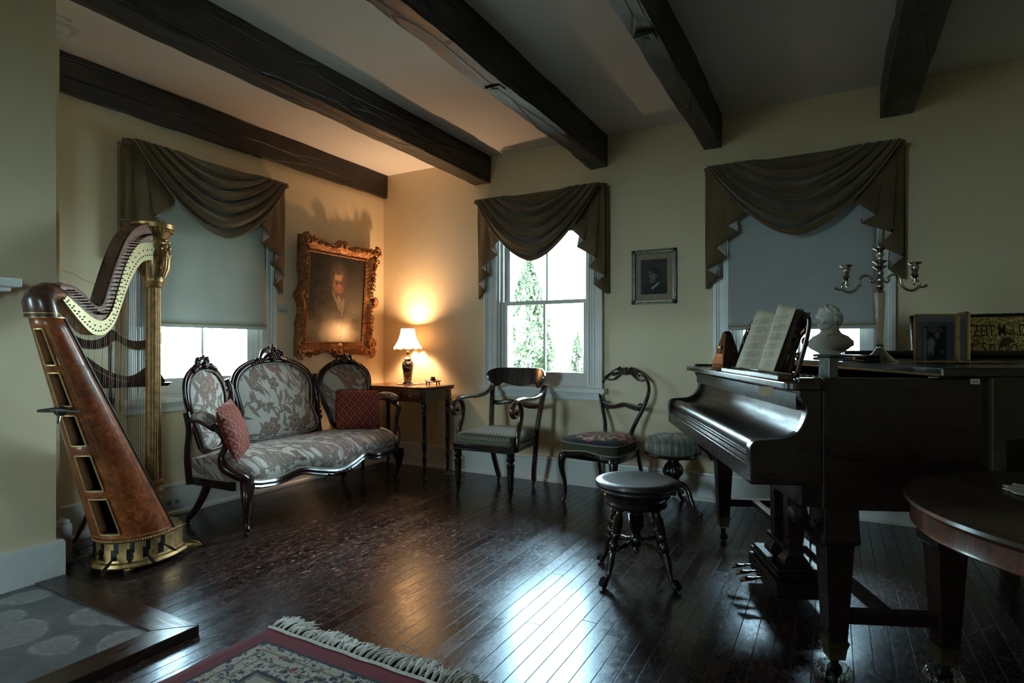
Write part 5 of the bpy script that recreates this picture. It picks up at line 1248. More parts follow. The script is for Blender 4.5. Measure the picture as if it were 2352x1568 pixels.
M['lace'] = m_lace('white_lace', (.62, .58, .50)); M['lace_tan'] = m_lace('tan_lace', (.22, .13, .075))
doily('lace_doily', 'round white lace doily under the porcelain lamp', LX, LY, .7502, .098, 1)
root = thing('inkstand', 'dark boat-shaped footed inkstand beside the lit lamp', 'inkstand', (-3.02, 4.06, .750), .1)
b = MB(); rings = []
for k, z in ((.75, .028), (.95, .032), (1.0, .038), (.93, .040), (.6, .034), (.1, .033)): rings.append([(.080*k*math.copysign(abs(math.cos(a))**.8, math.cos(a)), .038*k*math.sin(a), z+.006*abs(math.cos(a))**3) for a in [2*PI*j/32 for j in range(32)]])
b.loft(rings).build('tray', M['rosewood'], root)
for sx_ in (-1, 1):
    for sy_ in (-1, 1): MB().tube([(sx_*.045, sy_*.018, .030), (sx_*.052, sy_*.022, .018), (sx_*.048, sy_*.022, .008), (sx_*.054, sy_*.024, .003)], [.005, .006, .004, .005], 8).build('foot', M['rosewood'], root)
MB().lathe([(0, .034), (.016, .034), (.022, .045), (.022, .056), (.016, .064), (.020, .068), (.020, .074), (0, .075)], 18).build('inkwell', simple('bronze_inkwell', (.10, .05, .03), .3, .7), root)
b = MB(); b.tube(spline([(-.05, .0, .040), (-.03, .004, .052), (-.024, 0, .044)], 5), .0025, 6); b.tube(spline([(.05, .0, .040), (.03, .004, .052), (.024, 0, .044)], 5), .0025, 6); b.build('scroll', M['brass'], root)
b = MB(); b.tube(spline([(LX+.03, LY, .755), (LX+.10, LY+.05, .753), (LX+.16, LY+.135, .752), (LX+.17, 4.232, .72), (LX+.20, 4.226, .50), (LX+.17, 4.21, .30), (LX+.05, 4.17, .08), (LX+.22, 4.14, .006), (LX+.40, 4.15, .005), (LX+.43, 4.05, .005), (LX+.50, 4.10, .005), (-2.86, 4.17, .03), (-2.838, 4.215, .075)], 8), .0028, 6)
tag(b.build('lamp_cord', M['cord']), 'pale lamp cord trailing from the corner table to the outlet', 'cord')
# ---------------------------------------------------------------- grand piano
PV = math.atan2(.392, .920)
PM = T(-.224, 1.96, 0) @ R(PV)
def P3(x, y, z=0): v = PM @ Vector((x, y, z)); return tuple(v)
MP = M['piano']
piano = thing('grand_piano', 'dark mahogany grand piano with closed fallboard and openwork music desk', 'piano', (-.224, 1.96, 0), PV)
WPI = 1.547
cheek = spline([(-.002, .70), (-.005, .75), (.000, .772), (.018, .786), (.060, .790), (.105, .795), (.140, .815), (.162, .855), (.166, .890), (.155, .912), (.146, .930)], 4)
cheek = [(0, .648), (-.002, .66)]+cheek+[(.143, .984), (.215, .984), (.215, .648)]
for y0 in (0, WPI-.040):
    MB().prism(cheek, y0, y0+.040, 'y').build('cheek', MP, piano, bevel=.004, smooth=False)
b = MB(); b.box(.0, .03, .038, WPI-.038, .648, .706); b.box(.03, .22, .03, WPI-.03, .648, .70); b.build('key_rail', MP, piano, bevel=.003)
b = MB(); b.box(.006, .05, .040, WPI-.040, .706, .716); b.box(.012, .05, .040, WPI-.040, .720, .731); b.box(.010, .06, .040, WPI-.04, .716, .720); b.box(.020, .06, .040, WPI-.04, .731, .738); b.build('key_slip', MP, piano, bevel=.0025)
fb = spline([(.024, .738), (.018, .750), (.022, .768), (.036, .778), (.060, .776), (.095, .772), (.130, .776), (.160, .795), (.180, .825), (.187, .860), (.190, .905)], 5)
b = MB(); b.prism(fb+[(.215, .905), (.215, .74)], .041, WPI-.041, 'y'); b.build('fallboard', wood('fallboard_wood', (.010, .005, .004), (.040, .018, .013), .36, (1, .12, 1), 14, .15, .25, .02), piano, ang=60)
b = MB(); b.box(.168, .215, .041, WPI-.041, .905, .915); b.box(.176, .215, .041, WPI-.041, .918, .926); b.box(.184, .215, .041, WPI-.041, .926, .942); b.build('name_board_moulding', MP, piano, bevel=.002)
# case rim: deep front block then the bentside sweeping to the tail
b = MB(); rim_t = .04
def rimpath(): return [(.215, .0), (.677, .0)]
b.box(.215, .677, 0, .045, .575, .984); b.box(.215, .677, WPI-.045, WPI, .575, .984); b.box(.16, .677, .03, WPI-.03, .575, .66); b.box(.637, .677, .03, .60, .575, .95)
b.build('case_side', MP, piano, bevel=.004, smooth=False)
tail = spline([(.66, .02), (.74, .05), (.80, .20), (.84, .42), (.92, .62), (1.12, .80), (1.5, .97), (1.85, 1.10), (2.03, 1.24), (2.09, 1.40), (2.09, WPI)], 6)
b = MB(); b.loft([[(x, y, .665), (x, y, .984), (x-.02, y+.035, .984), (x-.02, y+.035, .665)] for x, y in tail]); b.box(.66, 2.09, WPI-.04, WPI, .665, .984)
b.prism([(x-.01, y+.02) for x, y in tail]+[(.66, WPI-.02)], .67, .69, 'z'); b.build('bentside', MP, piano, ang=40)
b = MB(); b.box(.15, .60, .04, WPI-.04, .88, .932); b.build('pin_block', M['black'], piano, smooth=False)
b = MB(); b.box(.34, .60, .05, WPI-.05, .934, .944)
for k in range(60): b.lathe([(.003, 0), (.003, .02), (0, .021)], 6, T(.40+.04*(k % 3), .12+k*.022, .944))
b.build('iron_plate', M['brass'], piano)
lidp = [(.555, -.012), (.86, -.012)]+spline([(.90, -.010), (1.02, .06), (1.08, .30), (1.16, .52), (1.35, .72), (1.6, .88), (1.88, 1.02), (2.07, 1.20), (2.115, 1.40), (2.115, WPI+.006)], 5)+[(.555, WPI+.006)]
MB().prism(lidp, .988, 1.019, 'z').build('lid', M['wood_dark'], piano, bevel=.006, seg=3, smooth=False)
b = MB(); b.box(.547, .555, .0, WPI, .992, 1.000); b.build('lid_hinge', M['brass'], piano)
b = MB(); b.tube([(.93, 1.475, 1.040), (2.09, 1.475, 1.040)], .022, 12, flat=(1, .8)); b.build('lid_rail', M['wood_dark'], piano)
# front shelf with rounded ends
sh = []
for cx_, cy_, a0 in ((.135, .005, PI), (.185, .005, 1.5*PI), (.185, WPI-.010, 0), (.135, WPI-.010, PI/2)):
    sh += [(cx_+.035*math.cos(a0+PI/2*k/6), cy_+.035*math.sin(a0+PI/2*k/6)) for k in range(7)]
MB().prism(sh, .946, .972, 'z').build('front_shelf', M['wood_dark'], piano, bevel=.005, seg=3, smooth=False)
# openwork desk
b = MB(); b.box(.100, .150, .055, .765, .972, .990); b.box(.140, .150, .055, .765, .990, .996); b.build('desk_ledge', M['burl_dark'], piano, bevel=.003)
b = MB()
def dk(y, z): return (.185+(z-.99)*.28, y, z)
def dband(pts, w): b.rtube([dk(*p) for p in spline(pts, 6)], (w, .012), fixed=(1, 0, 0), rnd=.4)
for s in (0, 1):
    f = (lambda y: y) if s == 0 else (lambda y: .975-y)
    dband([(f(.13), .98), (f(.128), 1.06), (f(.135), 1.12), (f(.155), 1.165), (f(.195), 1.183), (f(.235), 1.168), (f(.255), 1.13)], .024)
    dband([(f(.19), .99), (f(.205), 1.05), (f(.245), 1.10), (f(.30), 1.135), (f(.36), 1.145), (f(.43), 1.13), (f(.4875), 1.125)], .020)
    dband([(f(.16), 1.14), (f(.20), 1.11), (f(.235), 1.06), (f(.25), 1.01), (f(.28), .985)], .012)
    dband([(f(.30), .99), (f(.33), 1.04), (f(.38), 1.07), (f(.43), 1.04), (f(.45), .99)], .014)
    dband([(f(.205), 1.165), (f(.23), 1.15), (f(.222), 1.132), (f(.205), 1.138)], .010)
    for (y, z) in ((.225, 1.06), (.165, 1.05), (.275, 1.10), (.15, 1.10)): b.ell(dk(f(y), z), (.006, .016, .014), 8, 6)
dband([(.13, .985), (.845, .985)], .022)
b.build('music_desk', M['wood_dark'], piano)
# legs in pairs with stretchers and brass ferrules
for y in (.075, WPI-.098):
    for x in (.281, .614):
        b = MB()
        def sq(h, z): return [(x-h, y-h, z), (x+h, y-h, z), (x+h, y+h, z), (x-h, y+h, z)]
        b.loft([sq(.052, .575), sq(.054, .50), sq(.056, .475), sq(.056, .462), sq(.044, .455), sq(.043, .448), sq(.029, .135)])
        lg = b.build('leg', MP, piano, bevel=.003, smooth=False)
        b = MB(); b.loft([sq(.034, .135), sq(.034, .142), sq(.028, .120), sq(.024, .085), sq(.016, .083)][1:]); b.build('ferrule', M['ferrule'], lg, smooth=False)
        b = MB(); b.tube([(x, y, .09), (x, y, .06), (x+.006, y+.008, .044)], [.014, .012, .009], 8); b.lathe([(0, -.010), (.020, -.010), (.023, -.004), (.023, .004), (.020, .010), (0, .010)], 16, T(x+.004, y+.008, .040) @ R(PI/2, 'X')); (setattr(b, 'v', [(q[0], q[1], q[2]-(.017 if (y > 1 and x < .5) else 0)) for q in b.v]), b.build('caster', M['iron'], lg))
    b = MB(); b.box(.310, .585, y-.020, y+.020, .198, .238); b.build('stretcher', MP, piano, bevel=.003, smooth=False)
    for x in (.281, .614):
        pass
for y in (.075, WPI-.098): MB().tube(spline([(.165, y, .570), (.175, y, .530), (.205, y, .505), (.230, y, .455)], 4), [.030]*5+[.024]*4+[.020]*4, 8).build('leg_bracket', MP, piano)
b = MB(); b.loft([[(1.60-h, 1.22-h, z), (1.60+h, 1.22-h, z), (1.60+h, 1.22+h, z), (1.60-h, 1.22+h, z)] for h, z in ((.055, .665), (.055, .46), (.043, .448), (.028, .03), (.028, 0))]); b.build('leg', MP, piano, bevel=.003, smooth=False)
b = MB(); b.box(.428, .468, .095, WPI-.118, .206, .236); b.build('long_stretcher', wood('stretcher_wood', (.010, .005, .004), (.034, .015, .011), .24, (1, .12, 1), 18, .5, .12), piano, bevel=.002, smooth=False)
# lyre
ly = bpy.data.objects.new('pedal_lyre', None); col.objects.link(ly); ly.parent = piano
for y in (.680, .845):
    b = MB()
    def sq2(h, z, y=y): return [(.375-h, y-h*.8, z), (.375+h, y-h*.8, z), (.375+h, y+h*.8, z), (.375-h, y+h*.8, z)]
    b.loft([sq2(.036, .575), sq2(.038, .52), sq2(.034, .50), sq2(.030, .22), sq2(.034, .205), sq2(.052, .180), sq2(.054, .168)]); b.build('lyre_post', MP, ly, bevel=.002, smooth=False)
b = MB(); b.box(.285, .465, .60, .925, .152, .168); b.box(.275, .475, .585, .940, .135, .152); b.box(.285, .465, .595, .93, .122, .135); b.box(.27, .48, .58, .945, .052, .122); b.box(.285, .465, .60, .925, .044, .052)
b.build('pedal_box', MP, ly, bevel=.003, smooth=False)
b = MB(); b.box(.325, .425, .66, .865, .228, .245); b.build('lyre_crossbar', MP, ly, bevel=.002)
for y in (.690, .765, .840):
    b = MB(); b.tube(spline([(.29, y, .092), (.24, y, .094), (.215, y, .090), (.185, y, .088), (.160, y, .078)], 4), [a for a, in spline([(r,) for r in (.010, .011, .017, .022, .012)], 4)], 10, flat=(.38, 1)); b.build('pedal', M['silver'], ly)
b = MB()
for y in (.72, .80): b.tube([(.46, y, .12), (.46, y, .58)], .004, 6)
b.build('pedal_rods', M['iron'], ly)
b = MB().box(.641, .667, -.0012, .0005, .968, .984); b.add([], []); tg = b.build('paper_label', simple('label_paper', (.42, .38, .28), .8), piano, smooth=False)
b = MB(); b.tube(spline([(.645, -.0016, .974), (.650, -.0016, .979), (.649, -.0016, .972), (.654, -.0016, .977), (.656, -.0016, .973), (.659, -.0016, .979), (.660, -.0016, .973)], 4), .0006, 4); b.build('pen_marks', M['black'], tg)
# glass caster cups
n = N('pressed_glass'); g = n.n('BsdfGlossy'); g.inputs['Roughness'].default_value = .05; t = n.n('BsdfTransparent'); t.inputs[0].default_value = (.86, .90, .88, 1); f = n.n('LayerWeight'); f.inputs[0].default_value = .45; m = n.n('MixShader'); n.set(m.inputs[0], f.outputs[1])
n.t.links.new(t.outputs[0], m.inputs[1]); n.t.links.new(g.outputs[0], m.inputs[2]); n.t.links.new(m.outputs[0], n.out.inputs[0]); M['cupglass'] = n.m
for (x, y, lb) in ((.281, .083, 'pressed glass caster cup under the piano leg nearest the camera'), (.614, .083, 'pressed glass caster cup under the piano leg behind the round table edge'), (.614, WPI-.090, 'pressed glass caster cup seen on the floor left of the pedal lyre')):
    b = MB(); rings = []
    for r, z in ((.034, 0), (.048, .003), (.056, .016), (.057, .032), (.050, .050), (.044, .052), (.040, .040), (.034, .018), (.0, .016)):
        rings.append([(r*(1+.045*math.cos(16*2*PI*j/128)*(r > .046))*math.cos(2*PI*j/128), r*(1+.045*math.cos(16*2*PI*j/128)*(r > .046))*math.sin(2*PI*j/128), z) for j in range(128)])
    o = b.loft(rings).build('caster_cup', M['cupglass'], ang=60); o.location = P3(x, y, 0); tag(o, lb, 'caster cup', 'glass caster cups under the piano')

# ---------------------------------------------------------------- things on the piano
o = doily('lace_mat', 'white lace mat under the metronome on the piano shelf', *P3(.150, 1.0, .972), .050, 2, kx=.9); o.scale = (1, 1.6, 1); o.rotation_euler.z = PV
root = thing('metronome', 'dark wooden pyramid metronome at the far end of the piano shelf', 'metronome', P3(.150, .862, .975), PV+.30)
b = MB(); b.loft([[(-h, -h, z), (h, -h, z), (h, h, z), (-h, h, z)] for h, z in ((.052, .008), (.015, .170))]); b.loft([[(-h, -h, z), (h, -h, z), (h, h, z), (-h, h, z)] for h, z in ((.015, .170), (.008, .178))])
b.build('case', M['rosewood'], root, bevel=.002, smooth=False)
b = MB(); b.box(-.055, .055, -.055, .055, 0, .008); b.build('base', M['rosewood'], root, bevel=.002)
b = MB(); b.loft([[(-.050, -.044+.0, .010), (-.0505, -.044, .010), (-.0505, .044, .010), (-.050, .044, .010)], [(-.036, -.033, .075), (-.039, -.033, .075), (-.039, .033, .075), (-.036, .033, .075)]]); b.build('scale_plate', M['silver'], root, smooth=False)
b = MB(); b.tube([(-.040, 0, .075), (-.020, 0, .165)], .0015, 6); b.lathe([(0, 0), (.008, .001), (.008, .012), (0, .013)], 10, T(-.034, 0, .098)); b.build('pendulum', M['brass'], root)
# open songbook
def m_score():
    n = N('printed_music'); o = n.co(); x, y, z = n.sep(o)                       # local x across the page, z up
    sys_ = n.math('DIVIDE', n.math('SUBTRACT', .205, z), .0325); fs = n.math('FRACT', sys_); row = n.math('FLOOR', sys_)
    def staff(a): t = n.math('DIVIDE', n.math('SUBTRACT', fs, a), .25); inn = n.math('MULTIPLY', n.mr(t, 0, .001), n.mr(t, 1, 1.001, 1, 0)); return n.math('MULTIPLY', n.mr(n.math('ABSOLUTE', n.math('SUBTRACT', n.math('FRACT', n.math('ADD', n.math('MULTIPLY', t, 4), .5)), .5)), .06, .16, 1, 0), inn), inn
    l1, i1 = staff(.12); l2, i2 = staff(.55)
    ax = n.math('ABSOLUTE', x); side = n.math('MULTIPLY', n.mr(ax, .026, .0265), n.mr(ax, .195, .1955, 1, 0))
    q = n.map(o, (230, 1, 260)); nv = n.vor(q, 1, rnd=.9); nh = n.sep(n.vor(q, 1, out='Color', rnd=.9)); notes = n.math('MULTIPLY', n.mr(nv, .30, .36, 1, 0), n.mr(nh[0], .62, .63))
    stem = n.math('MULTIPLY', n.mr(n.math('ABSOLUTE', n.math('SUBTRACT', n.math('FRACT', n.math('MULTIPLY', x, 110)), .5)), .05, .10, 1, 0), n.mr(n.noise(n.map(o, (60, 1, 45)), 1, 0), .52, .54))
    rg = n.math('MULTIPLY', n.mr(fs, .08, .085), n.mr(fs, .86, .865, 1, 0)); notes = n.math('MULTIPLY', n.math('MAXIMUM', notes, n.math('MULTIPLY', stem, .8)), rg)
    word = n.math('MULTIPLY', n.mr(n.math('ABSOLUTE', n.math('SUBTRACT', fs, .455)), .03, .035, 1, 0), n.mr(n.noise(n.map(o, (320, 1, 40)), 1, 1), .5, .54))
    ink = n.math('MAXIMUM', n.math('MAXIMUM', n.math('MULTIPLY', n.math('MAXIMUM', l1, l2), .55), n.math('MULTIPLY', notes, .85)), n.math('MULTIPLY', word, .6))
    vert = n.math('MULTIPLY', n.mr(z, .012, .013), n.mr(z, .203, .204, 1, 0)); ink = n.math('MULTIPLY', n.math('MULTIPLY', ink, side), vert)
    pa = n.ramp(n.noise(o, 12, 4), [(.3, (.40, .34, .24)), (.7, (.52, .46, .35))]); pa = n.mix(n.mr(n.noise(o, 60, 3), .68, .72, 0, .4), pa, (.25, .16, .08))
    n.bsdf(n.mix(ink, pa, (.03, .028, .025)), .8); return n.m
book = thing('open_songbook', 'old music book standing open on the piano desk', 'book', P3(.140, .4327, .9925), PV-PI/2); tilt = math.radians(19)
# local x -> piano -y, local y -> piano +x
bt = R(-tilt, 'X')
for s, w in ((-1, .250), (1, .212)):
    rows = []
    for i in range(13):
        t = i/12; z = lerp(0, .243-.008*(s < 0), t)
        rows.append([(s*(w*u), -.010*math.sin(PI*min(1, u*1.25))**1.0-.016*math.sin(PI*u)*(.4+.6*t)+.020*(1-u)**3-.004*math.sin(u*14+t*4)*(s < 0)*.5, z+.010*math.sin(PI*u)*t*(1 if s < 0 else .6)) for u in [j/24 for j in range(25)]])
    o = MB(bt).grid(rows).build('page', M.setdefault('score', m_score()), book, ang=80); solid(o, .0012)
rr = random.Random(9); M['pages'] = simple('brown_page_edges', (.16, .085, .05), .9, 0, .4, 80)
for s, w in ((-1, .245), (1, .208)):
    b = MB(bt)
    for k in range(9):
        d = .006+.0032*k; up = .240+rr.uniform(-.006, .004)+(.004*k/9); fan = .0028*k*(s > 0)
        b.loft([[(s*.004, d+.014, 0.002), (s*.004, d+.0155, 0.002), (s*.004, d+.0155, up), (s*.004, d+.014, up)], [(s*(w-.003*k), d-.004, .001), (s*(w-.003*k), d-.0025, .001), (s*(w-.003*k), d-.0025+fan, up), (s*(w-.003*k), d-.004+fan, up)]])
    b.build('page_block', M['pages'], book)
b = MB(bt); b.box(-.252, .215, .046, .050, 0, .235); b.build('cover', M['rosewood'], book)
# marble box near the rim
root = thing('marble_box', 'small streaked stone box standing on the near piano rim', 'box', P3(.262, .075, .984), PV+.55)
n = N('streaked_marble'); o_ = n.co(); f = n.noise(n.map(o_, (1, 1, .2)), 60, 6, .75, 1.5); n.bsdf(n.ramp(f, [(.3, (.03, .032, .03)), (.55, (.16, .17, .155)), (.75, (.42, .44, .42))]), .35)
b = MB(); b.loft([[(-h, -k, z), (h, -k, z), (h, k, z), (-h, k, z)] for h, k, z in ((.022, .020, 0), (.019, .018, .062))]); b.build('body', n.m, root, bevel=.002, smooth=False)
b = MB(); b.box(-.024, .024, -.021, .021, .062, .068); b.build('top_plate', M['black'], root, bevel=.001)
b = MB()
for k in range(6): b.box(.0205, .0222, -.012, .012, .030+.004*k, .0315+.004*k)
b.build('vent_slots', M['black'], root, smooth=False)
# long black case with clasp
root = thing('instrument_case', 'long narrow black case with brass clasp lying on the piano lid', 'case', P3(.592, .715, 1.0205), PV+PI/2)
b = MB(); b.box(-.245, .245, -.030, .030, 0, .014); b.box(-.245, .245, -.030, .030, .0155, .028); b.build('body', M['black'], root, bevel=.006, seg=3)
b = MB(); b.box(-.175, -.155, -.0, .033, .008, .020); b.ell((-.165, .032, .014), (.006, .003, .005), 8, 6); b.build('clasp', M['brass'], root)
# bust
n = N('plaster_bust'); o_ = n.co(); f = n.noise(o_, 20, 4); n.bsdf(n.ramp(f, [(.3, (.56, .53, .46)), (.7, (.68, .65, .58))]), .55, bump=n.bump(n.noise(o_, 70, 4), .1, .002)); PLS = n.m
bust = thing('composer_bust', 'white plaster bust of a man in draped cloak before the right window', 'bust', P3(.72, 1.150, 1.0195), math.radians(-52))
b = MB(); HC = Vector((0, -.006, .196)); rows = []; NA, NE = 72, 56
def g3(d, c, s): return math.exp(-((d-Vector(c).normalized()).length/s)**2)
for i in range(NE+1):
    el = -PI/2+PI*i/NE; row = []
    for j in range(NA):
        az = 2*PI*j/NA; d = Vector((math.cos(el)*math.sin(az), -math.cos(el)*math.cos(az), math.sin(el)))   # -y is the face
        rx, ry, rz = .047, .060, .069
        r = 1/math.sqrt((d.x/rx)**2+(d.y/ry)**2+(d.z/rz)**2)
        front = max(0, -d.y)
        r *= 1-.20*sstep(-.05, -.8, d.z)*(.35+.65*sstep(-.3, .4, d.y))-.10*sstep(.1, -.7, d.z)*sstep(.2, .8, abs(d.x))
        r -= .010*sstep(.1, .8, front)*sstep(.15, -.8, d.z)*0
        r += .024*g3(d, (0, -1, -.18), .15)+.010*g3(d, (0, -1, -.02), .10)                      # nose
        r += .007*g3(d, (.30, -1, .20), .15)+.007*g3(d, (-.30, -1, .20), .15)+.003*g3(d, (0, -1, .42), .4) # brow
        for s in (-1, 1):
            r -= .013*g3(d, (s*.30, -1, .03), .15); r += .005*g3(d, (s*.29, -1, .02), .07); r += .004*g3(d, (s*.46, -1, -.22), .22)
            r -= .005*g3(d, (s*.52, -.8, -.55), .25); r += .011*g3(d, (s*1, .02, -.06), .13)-.006*g3(d, (s*1, -.04, -.04), .05)
        r -= .007*g3(d, (0, -1, -.36), .09); r += .010*g3(d, (0, -1, -.46), .08); r -= .006*g3(d, (0, -1, -.52), .05); r += .009*g3(d, (0, -1, -.60), .09); r -= .009*g3(d, (0, -1, -.74), .10)
        r += .010*g3(d, (0, -.9, -.98), .24)
        hair = max(sstep(.50, .66, d.z-.15*front), sstep(-.15, .25, d.y)*sstep(-.75, -.35, d.z))
        if hair > 0: r += hair*(.0065+.004*math.sin(az*7+el*9+1.5*noise.noise(d*4))+.004*noise.noise(d*9))
        row.append(tuple(HC+d*r))
    rows.append(row)
b.loft(rows, cap=False).build('head', PLS, bust, ang=80)
b = MB(R(math.radians(38))); rings = []
for (cy_, z, rx, ry) in ((.012, .170, .038, .040), (.012, .146, .040, .042), (.010, .130, .050, .050), (.008, .116, .076, .056), (.006, .098, .100, .062), (.004, .078, .106, .066), (.002, .052, .082, .062), (.002, .030, .050, .048), (.004, .014, .034, .036), (.004, 0, .038, .038)):
    ring = []
    for j in range(72):
        a = 2*PI*j/72; k = 1+.05*math.sin(a*5+z*60)*(z < .12)+.035*math.sin(a*11-z*90)*(.02 < z < .11)
        ring.append((rx*k*math.cos(a), cy_+ry*k*math.sin(a), z+.010*math.cos(2*a)*(.06 < z < .11)*-1))
    rings.append(ring)
b.loft(rings)
for k, (x0, x1) in enumerate(((-.07, .03), (-.08, .045), (-.085, .06), (-.07, .07))):
    b.tube(spline([(x0, -.022-.003*k, .108-.010*k), ((x0+x1)/2, -.052, .088-.016*k), (x1, -.040, .060-.014*k)], 6), [.008]*13, 8)
b.tube([(-.022, -.030, .128), (0, -.042, .120), (.022, -.030, .128)], .009, 8); b.ell((0, -.046, .118), (.010, .008, .008), 8, 6)
b.build('draped_shoulders', PLS, bust, ang=80)
# candelabra
root = thing('candelabra', 'tall tarnished silver three-cup candelabra without candles on the piano lid', 'candelabra', P3(.702, .640, 1.0195), PV-.25)
SI = M['silver']
b = MB(); rings = []
for r, z in ((.066, 0), (.064, .004), (.050, .012), (.030, .032), (.017, .050), (.012, .058), (.012, .062)):
    rings.append([(r*(1+.05*math.cos(6*2*PI*j/48)*(z < .05))*math.cos(2*PI*j/48), r*(1+.05*math.cos(6*2*PI*j/48)*(z < .05))*math.sin(2*PI*j/48), z) for j in range(48)])
b.loft(rings).build('base', SI, root, ang=30)
MB().lathe([(.012, .062), (.017, .066), (.012, .072), (.011, .080), (.020, .270), (.021, .282), (.017, .292), (.010, .298)], 6).build('stem', SI, root, ang=20)
MB().lathe([(.010, .298), (.015, .305), (.016, .315), (.011, .324), (.014, .332), (.015, .345), (.010, .352), (.014, .362), (.013, .372), (.009, .378), (.019, .386), (.027, .392), (.016, .396), (.010, .400), (.019, .408), (.028, .413), (.018, .416), (.011, .420), (.010, .428), (.016, .438), (.016, .446), (.010, .452), (.014, .460), (.026, .466), (.026, .469), (.010, .466)], 24).build('centre_cup', SI, root, ang=40)
for s in (-1, 1):
    b = MB(); b.tube(spline([(s*.010, 0, .338), (s*.024, 0, .326), (s*.034, 0, .336), (s*.028, 0, .346), (s*.050, 0, .358), (s*.070, 0, .345), (s*.076, 0, .318), (s*.090, 0, .298), (s*.112, 0, .290), (s*.132, 0, .300), (s*.138, 0, .318), (s*.126, 0, .332), (s*.116, 0, .322), (s*.122, 0, .314)], 5), [.0042]*20+[.0052]*26+[.0045]*20, 8)
    b.tube([(s*.134, 0, .304), (s*.150, 0, .302), (s*.164, 0, .310)], [.004, .004, .006], 8); b.tube([(s*.074, 0, .318), (s*.062, 0, .312)], [.005, .001], 6); b.build('arm', SI, root, ang=60)
    MB(T(s*.122, 0, -.005)).lathe([(.006, .330), (.006, .342), (.013, .350), (.015, .358), (.010, .366), (.012, .374), (.016, .384), (.016, .392), (.012, .398), (.025, .404), (.026, .408), (.010, .404)], 22).build('candle_cup', SI, root, ang=40)
# folding photo frame
root = thing('folding_picture_frame', 'gilt beaded folding frame holding a dim colour snapshot on the piano', 'picture', P3(.78, .541, 1.0215), PV)
def m_snap():
    n = N('dim_snapshot'); x, _, z = n.sep(n.co()); c = n.ramp(n.noise(n.co(), 30, 3), [(.3, (.05, .05, .052)), (.7, (.07, .07, .07))])
    E_ = lambda c_, col_, *a, **k: n.mix(n.ellmask(x, z, *a, **k), c_, col_)
    def rect(c_, col_, x0, x1, z0, z1):
        f = n.math('MULTIPLY', n.math('MULTIPLY', n.mr(x, x0, x0+.001), n.mr(x, x1, x1+.001, 1, 0)), n.math('MULTIPLY', n.mr(z, z0, z0+.001), n.mr(z, z1, z1+.001, 1, 0))); return n.mix(f, c_, col_)
    c = rect(c, (.11, .10, .105), .0, .155, .158, .19); c = rect(c, (.010, .011, .014), .028, .118, .0, .140); c = rect(c, (.09, .088, .09), .032, .045, .0, .132)
    for k in range(6): c = rect(c, (.035, .035, .036), .032, .044, .012+.018*k, .015+.018*k)
    c = E_(c, (.06, .05, .05), .075, .128, .030, .012, rot=-.2); c = rect(c, (.05, .048, .05), .122, .150, .0, .150)
    c = E_(c, (.006, .007, .009), .088, .055, .022, .070, soft=.15); c = E_(c, (.035, .022, .016), .085, .108, .015, .018, soft=.2); c = E_(c, (.12, .07, .055), .084, .106, .008, .012, soft=.2); c = E_(c, (.10, .06, .045), .104, .040, .005, .007, soft=.3)
    c = E_(c, (.13, .12, .11), .062, .075, .014, .018, soft=.2); c = E_(c, (.12, .11, .10), .060, .055, .011, .018, soft=.2); c = E_(c, (.12, .11, .10), .054, .040, .003, .014, soft=.3); c = E_(c, (.12, .11, .10), .068, .040, .003, .014, soft=.3); c = E_(c, (.04, .03, .03), .050, .082, .003, .003, soft=.4)
    n.bsdf(c, .25, coat=.5, coat_r=.05); return n.m
GB = simple('gilt_bead', (.38, .25, .10), .3, .85)
def leaf_frame(nm, m, w, h, pic):
    b = MB(m); t = .006
    for (x0, x1, z0, z1) in ((0, w, 0, t), (0, w, h-t, h), (0, t, 0, h), (w-t, w, 0, h)): b.box(x0, x1, -.005, .005, z0, z1)
    for k in range(34): z = h*(k+.5)/34; b.ell((.001, -.003, z), (.003, .003, .0028), 6, 4); b.ell((w-.001, -.003, z), (.003, .003, .0028), 6, 4)
    for k in range(28): x = w*(k+.5)/28; b.ell((x, -.003, h), (.0028, .003, .003), 6, 4)
    f = b.build(nm, GB, root); b = MB(m); b.box(t-.001, w-t+.001, -.001, .001, t-.001, h-t+.001); b.build('picture', pic, f, smooth=False)
    b = MB(m); b.box(.002, w-.002, .001, .005, .002, h-.002); b.build('backing', M['wood_dark'], f, smooth=False)
leaf_frame('front_leaf', Matrix(), .155, .186, m_snap())
leaf_frame('side_leaf', T(.1575, -.006, 0) @ R(math.atan2(-.13, -.045)), .140, .188, simple('dark_print', (.05, .05, .05), .2))
o = doily('lace_runner', 'tan crocheted runner under the folding picture frame', *P3(.935, .50, 1.0195), .20, 3, M['lace_tan'], kx=.9); o.rotation_euler.z = PV; o.scale = (1, .62, 1.2)
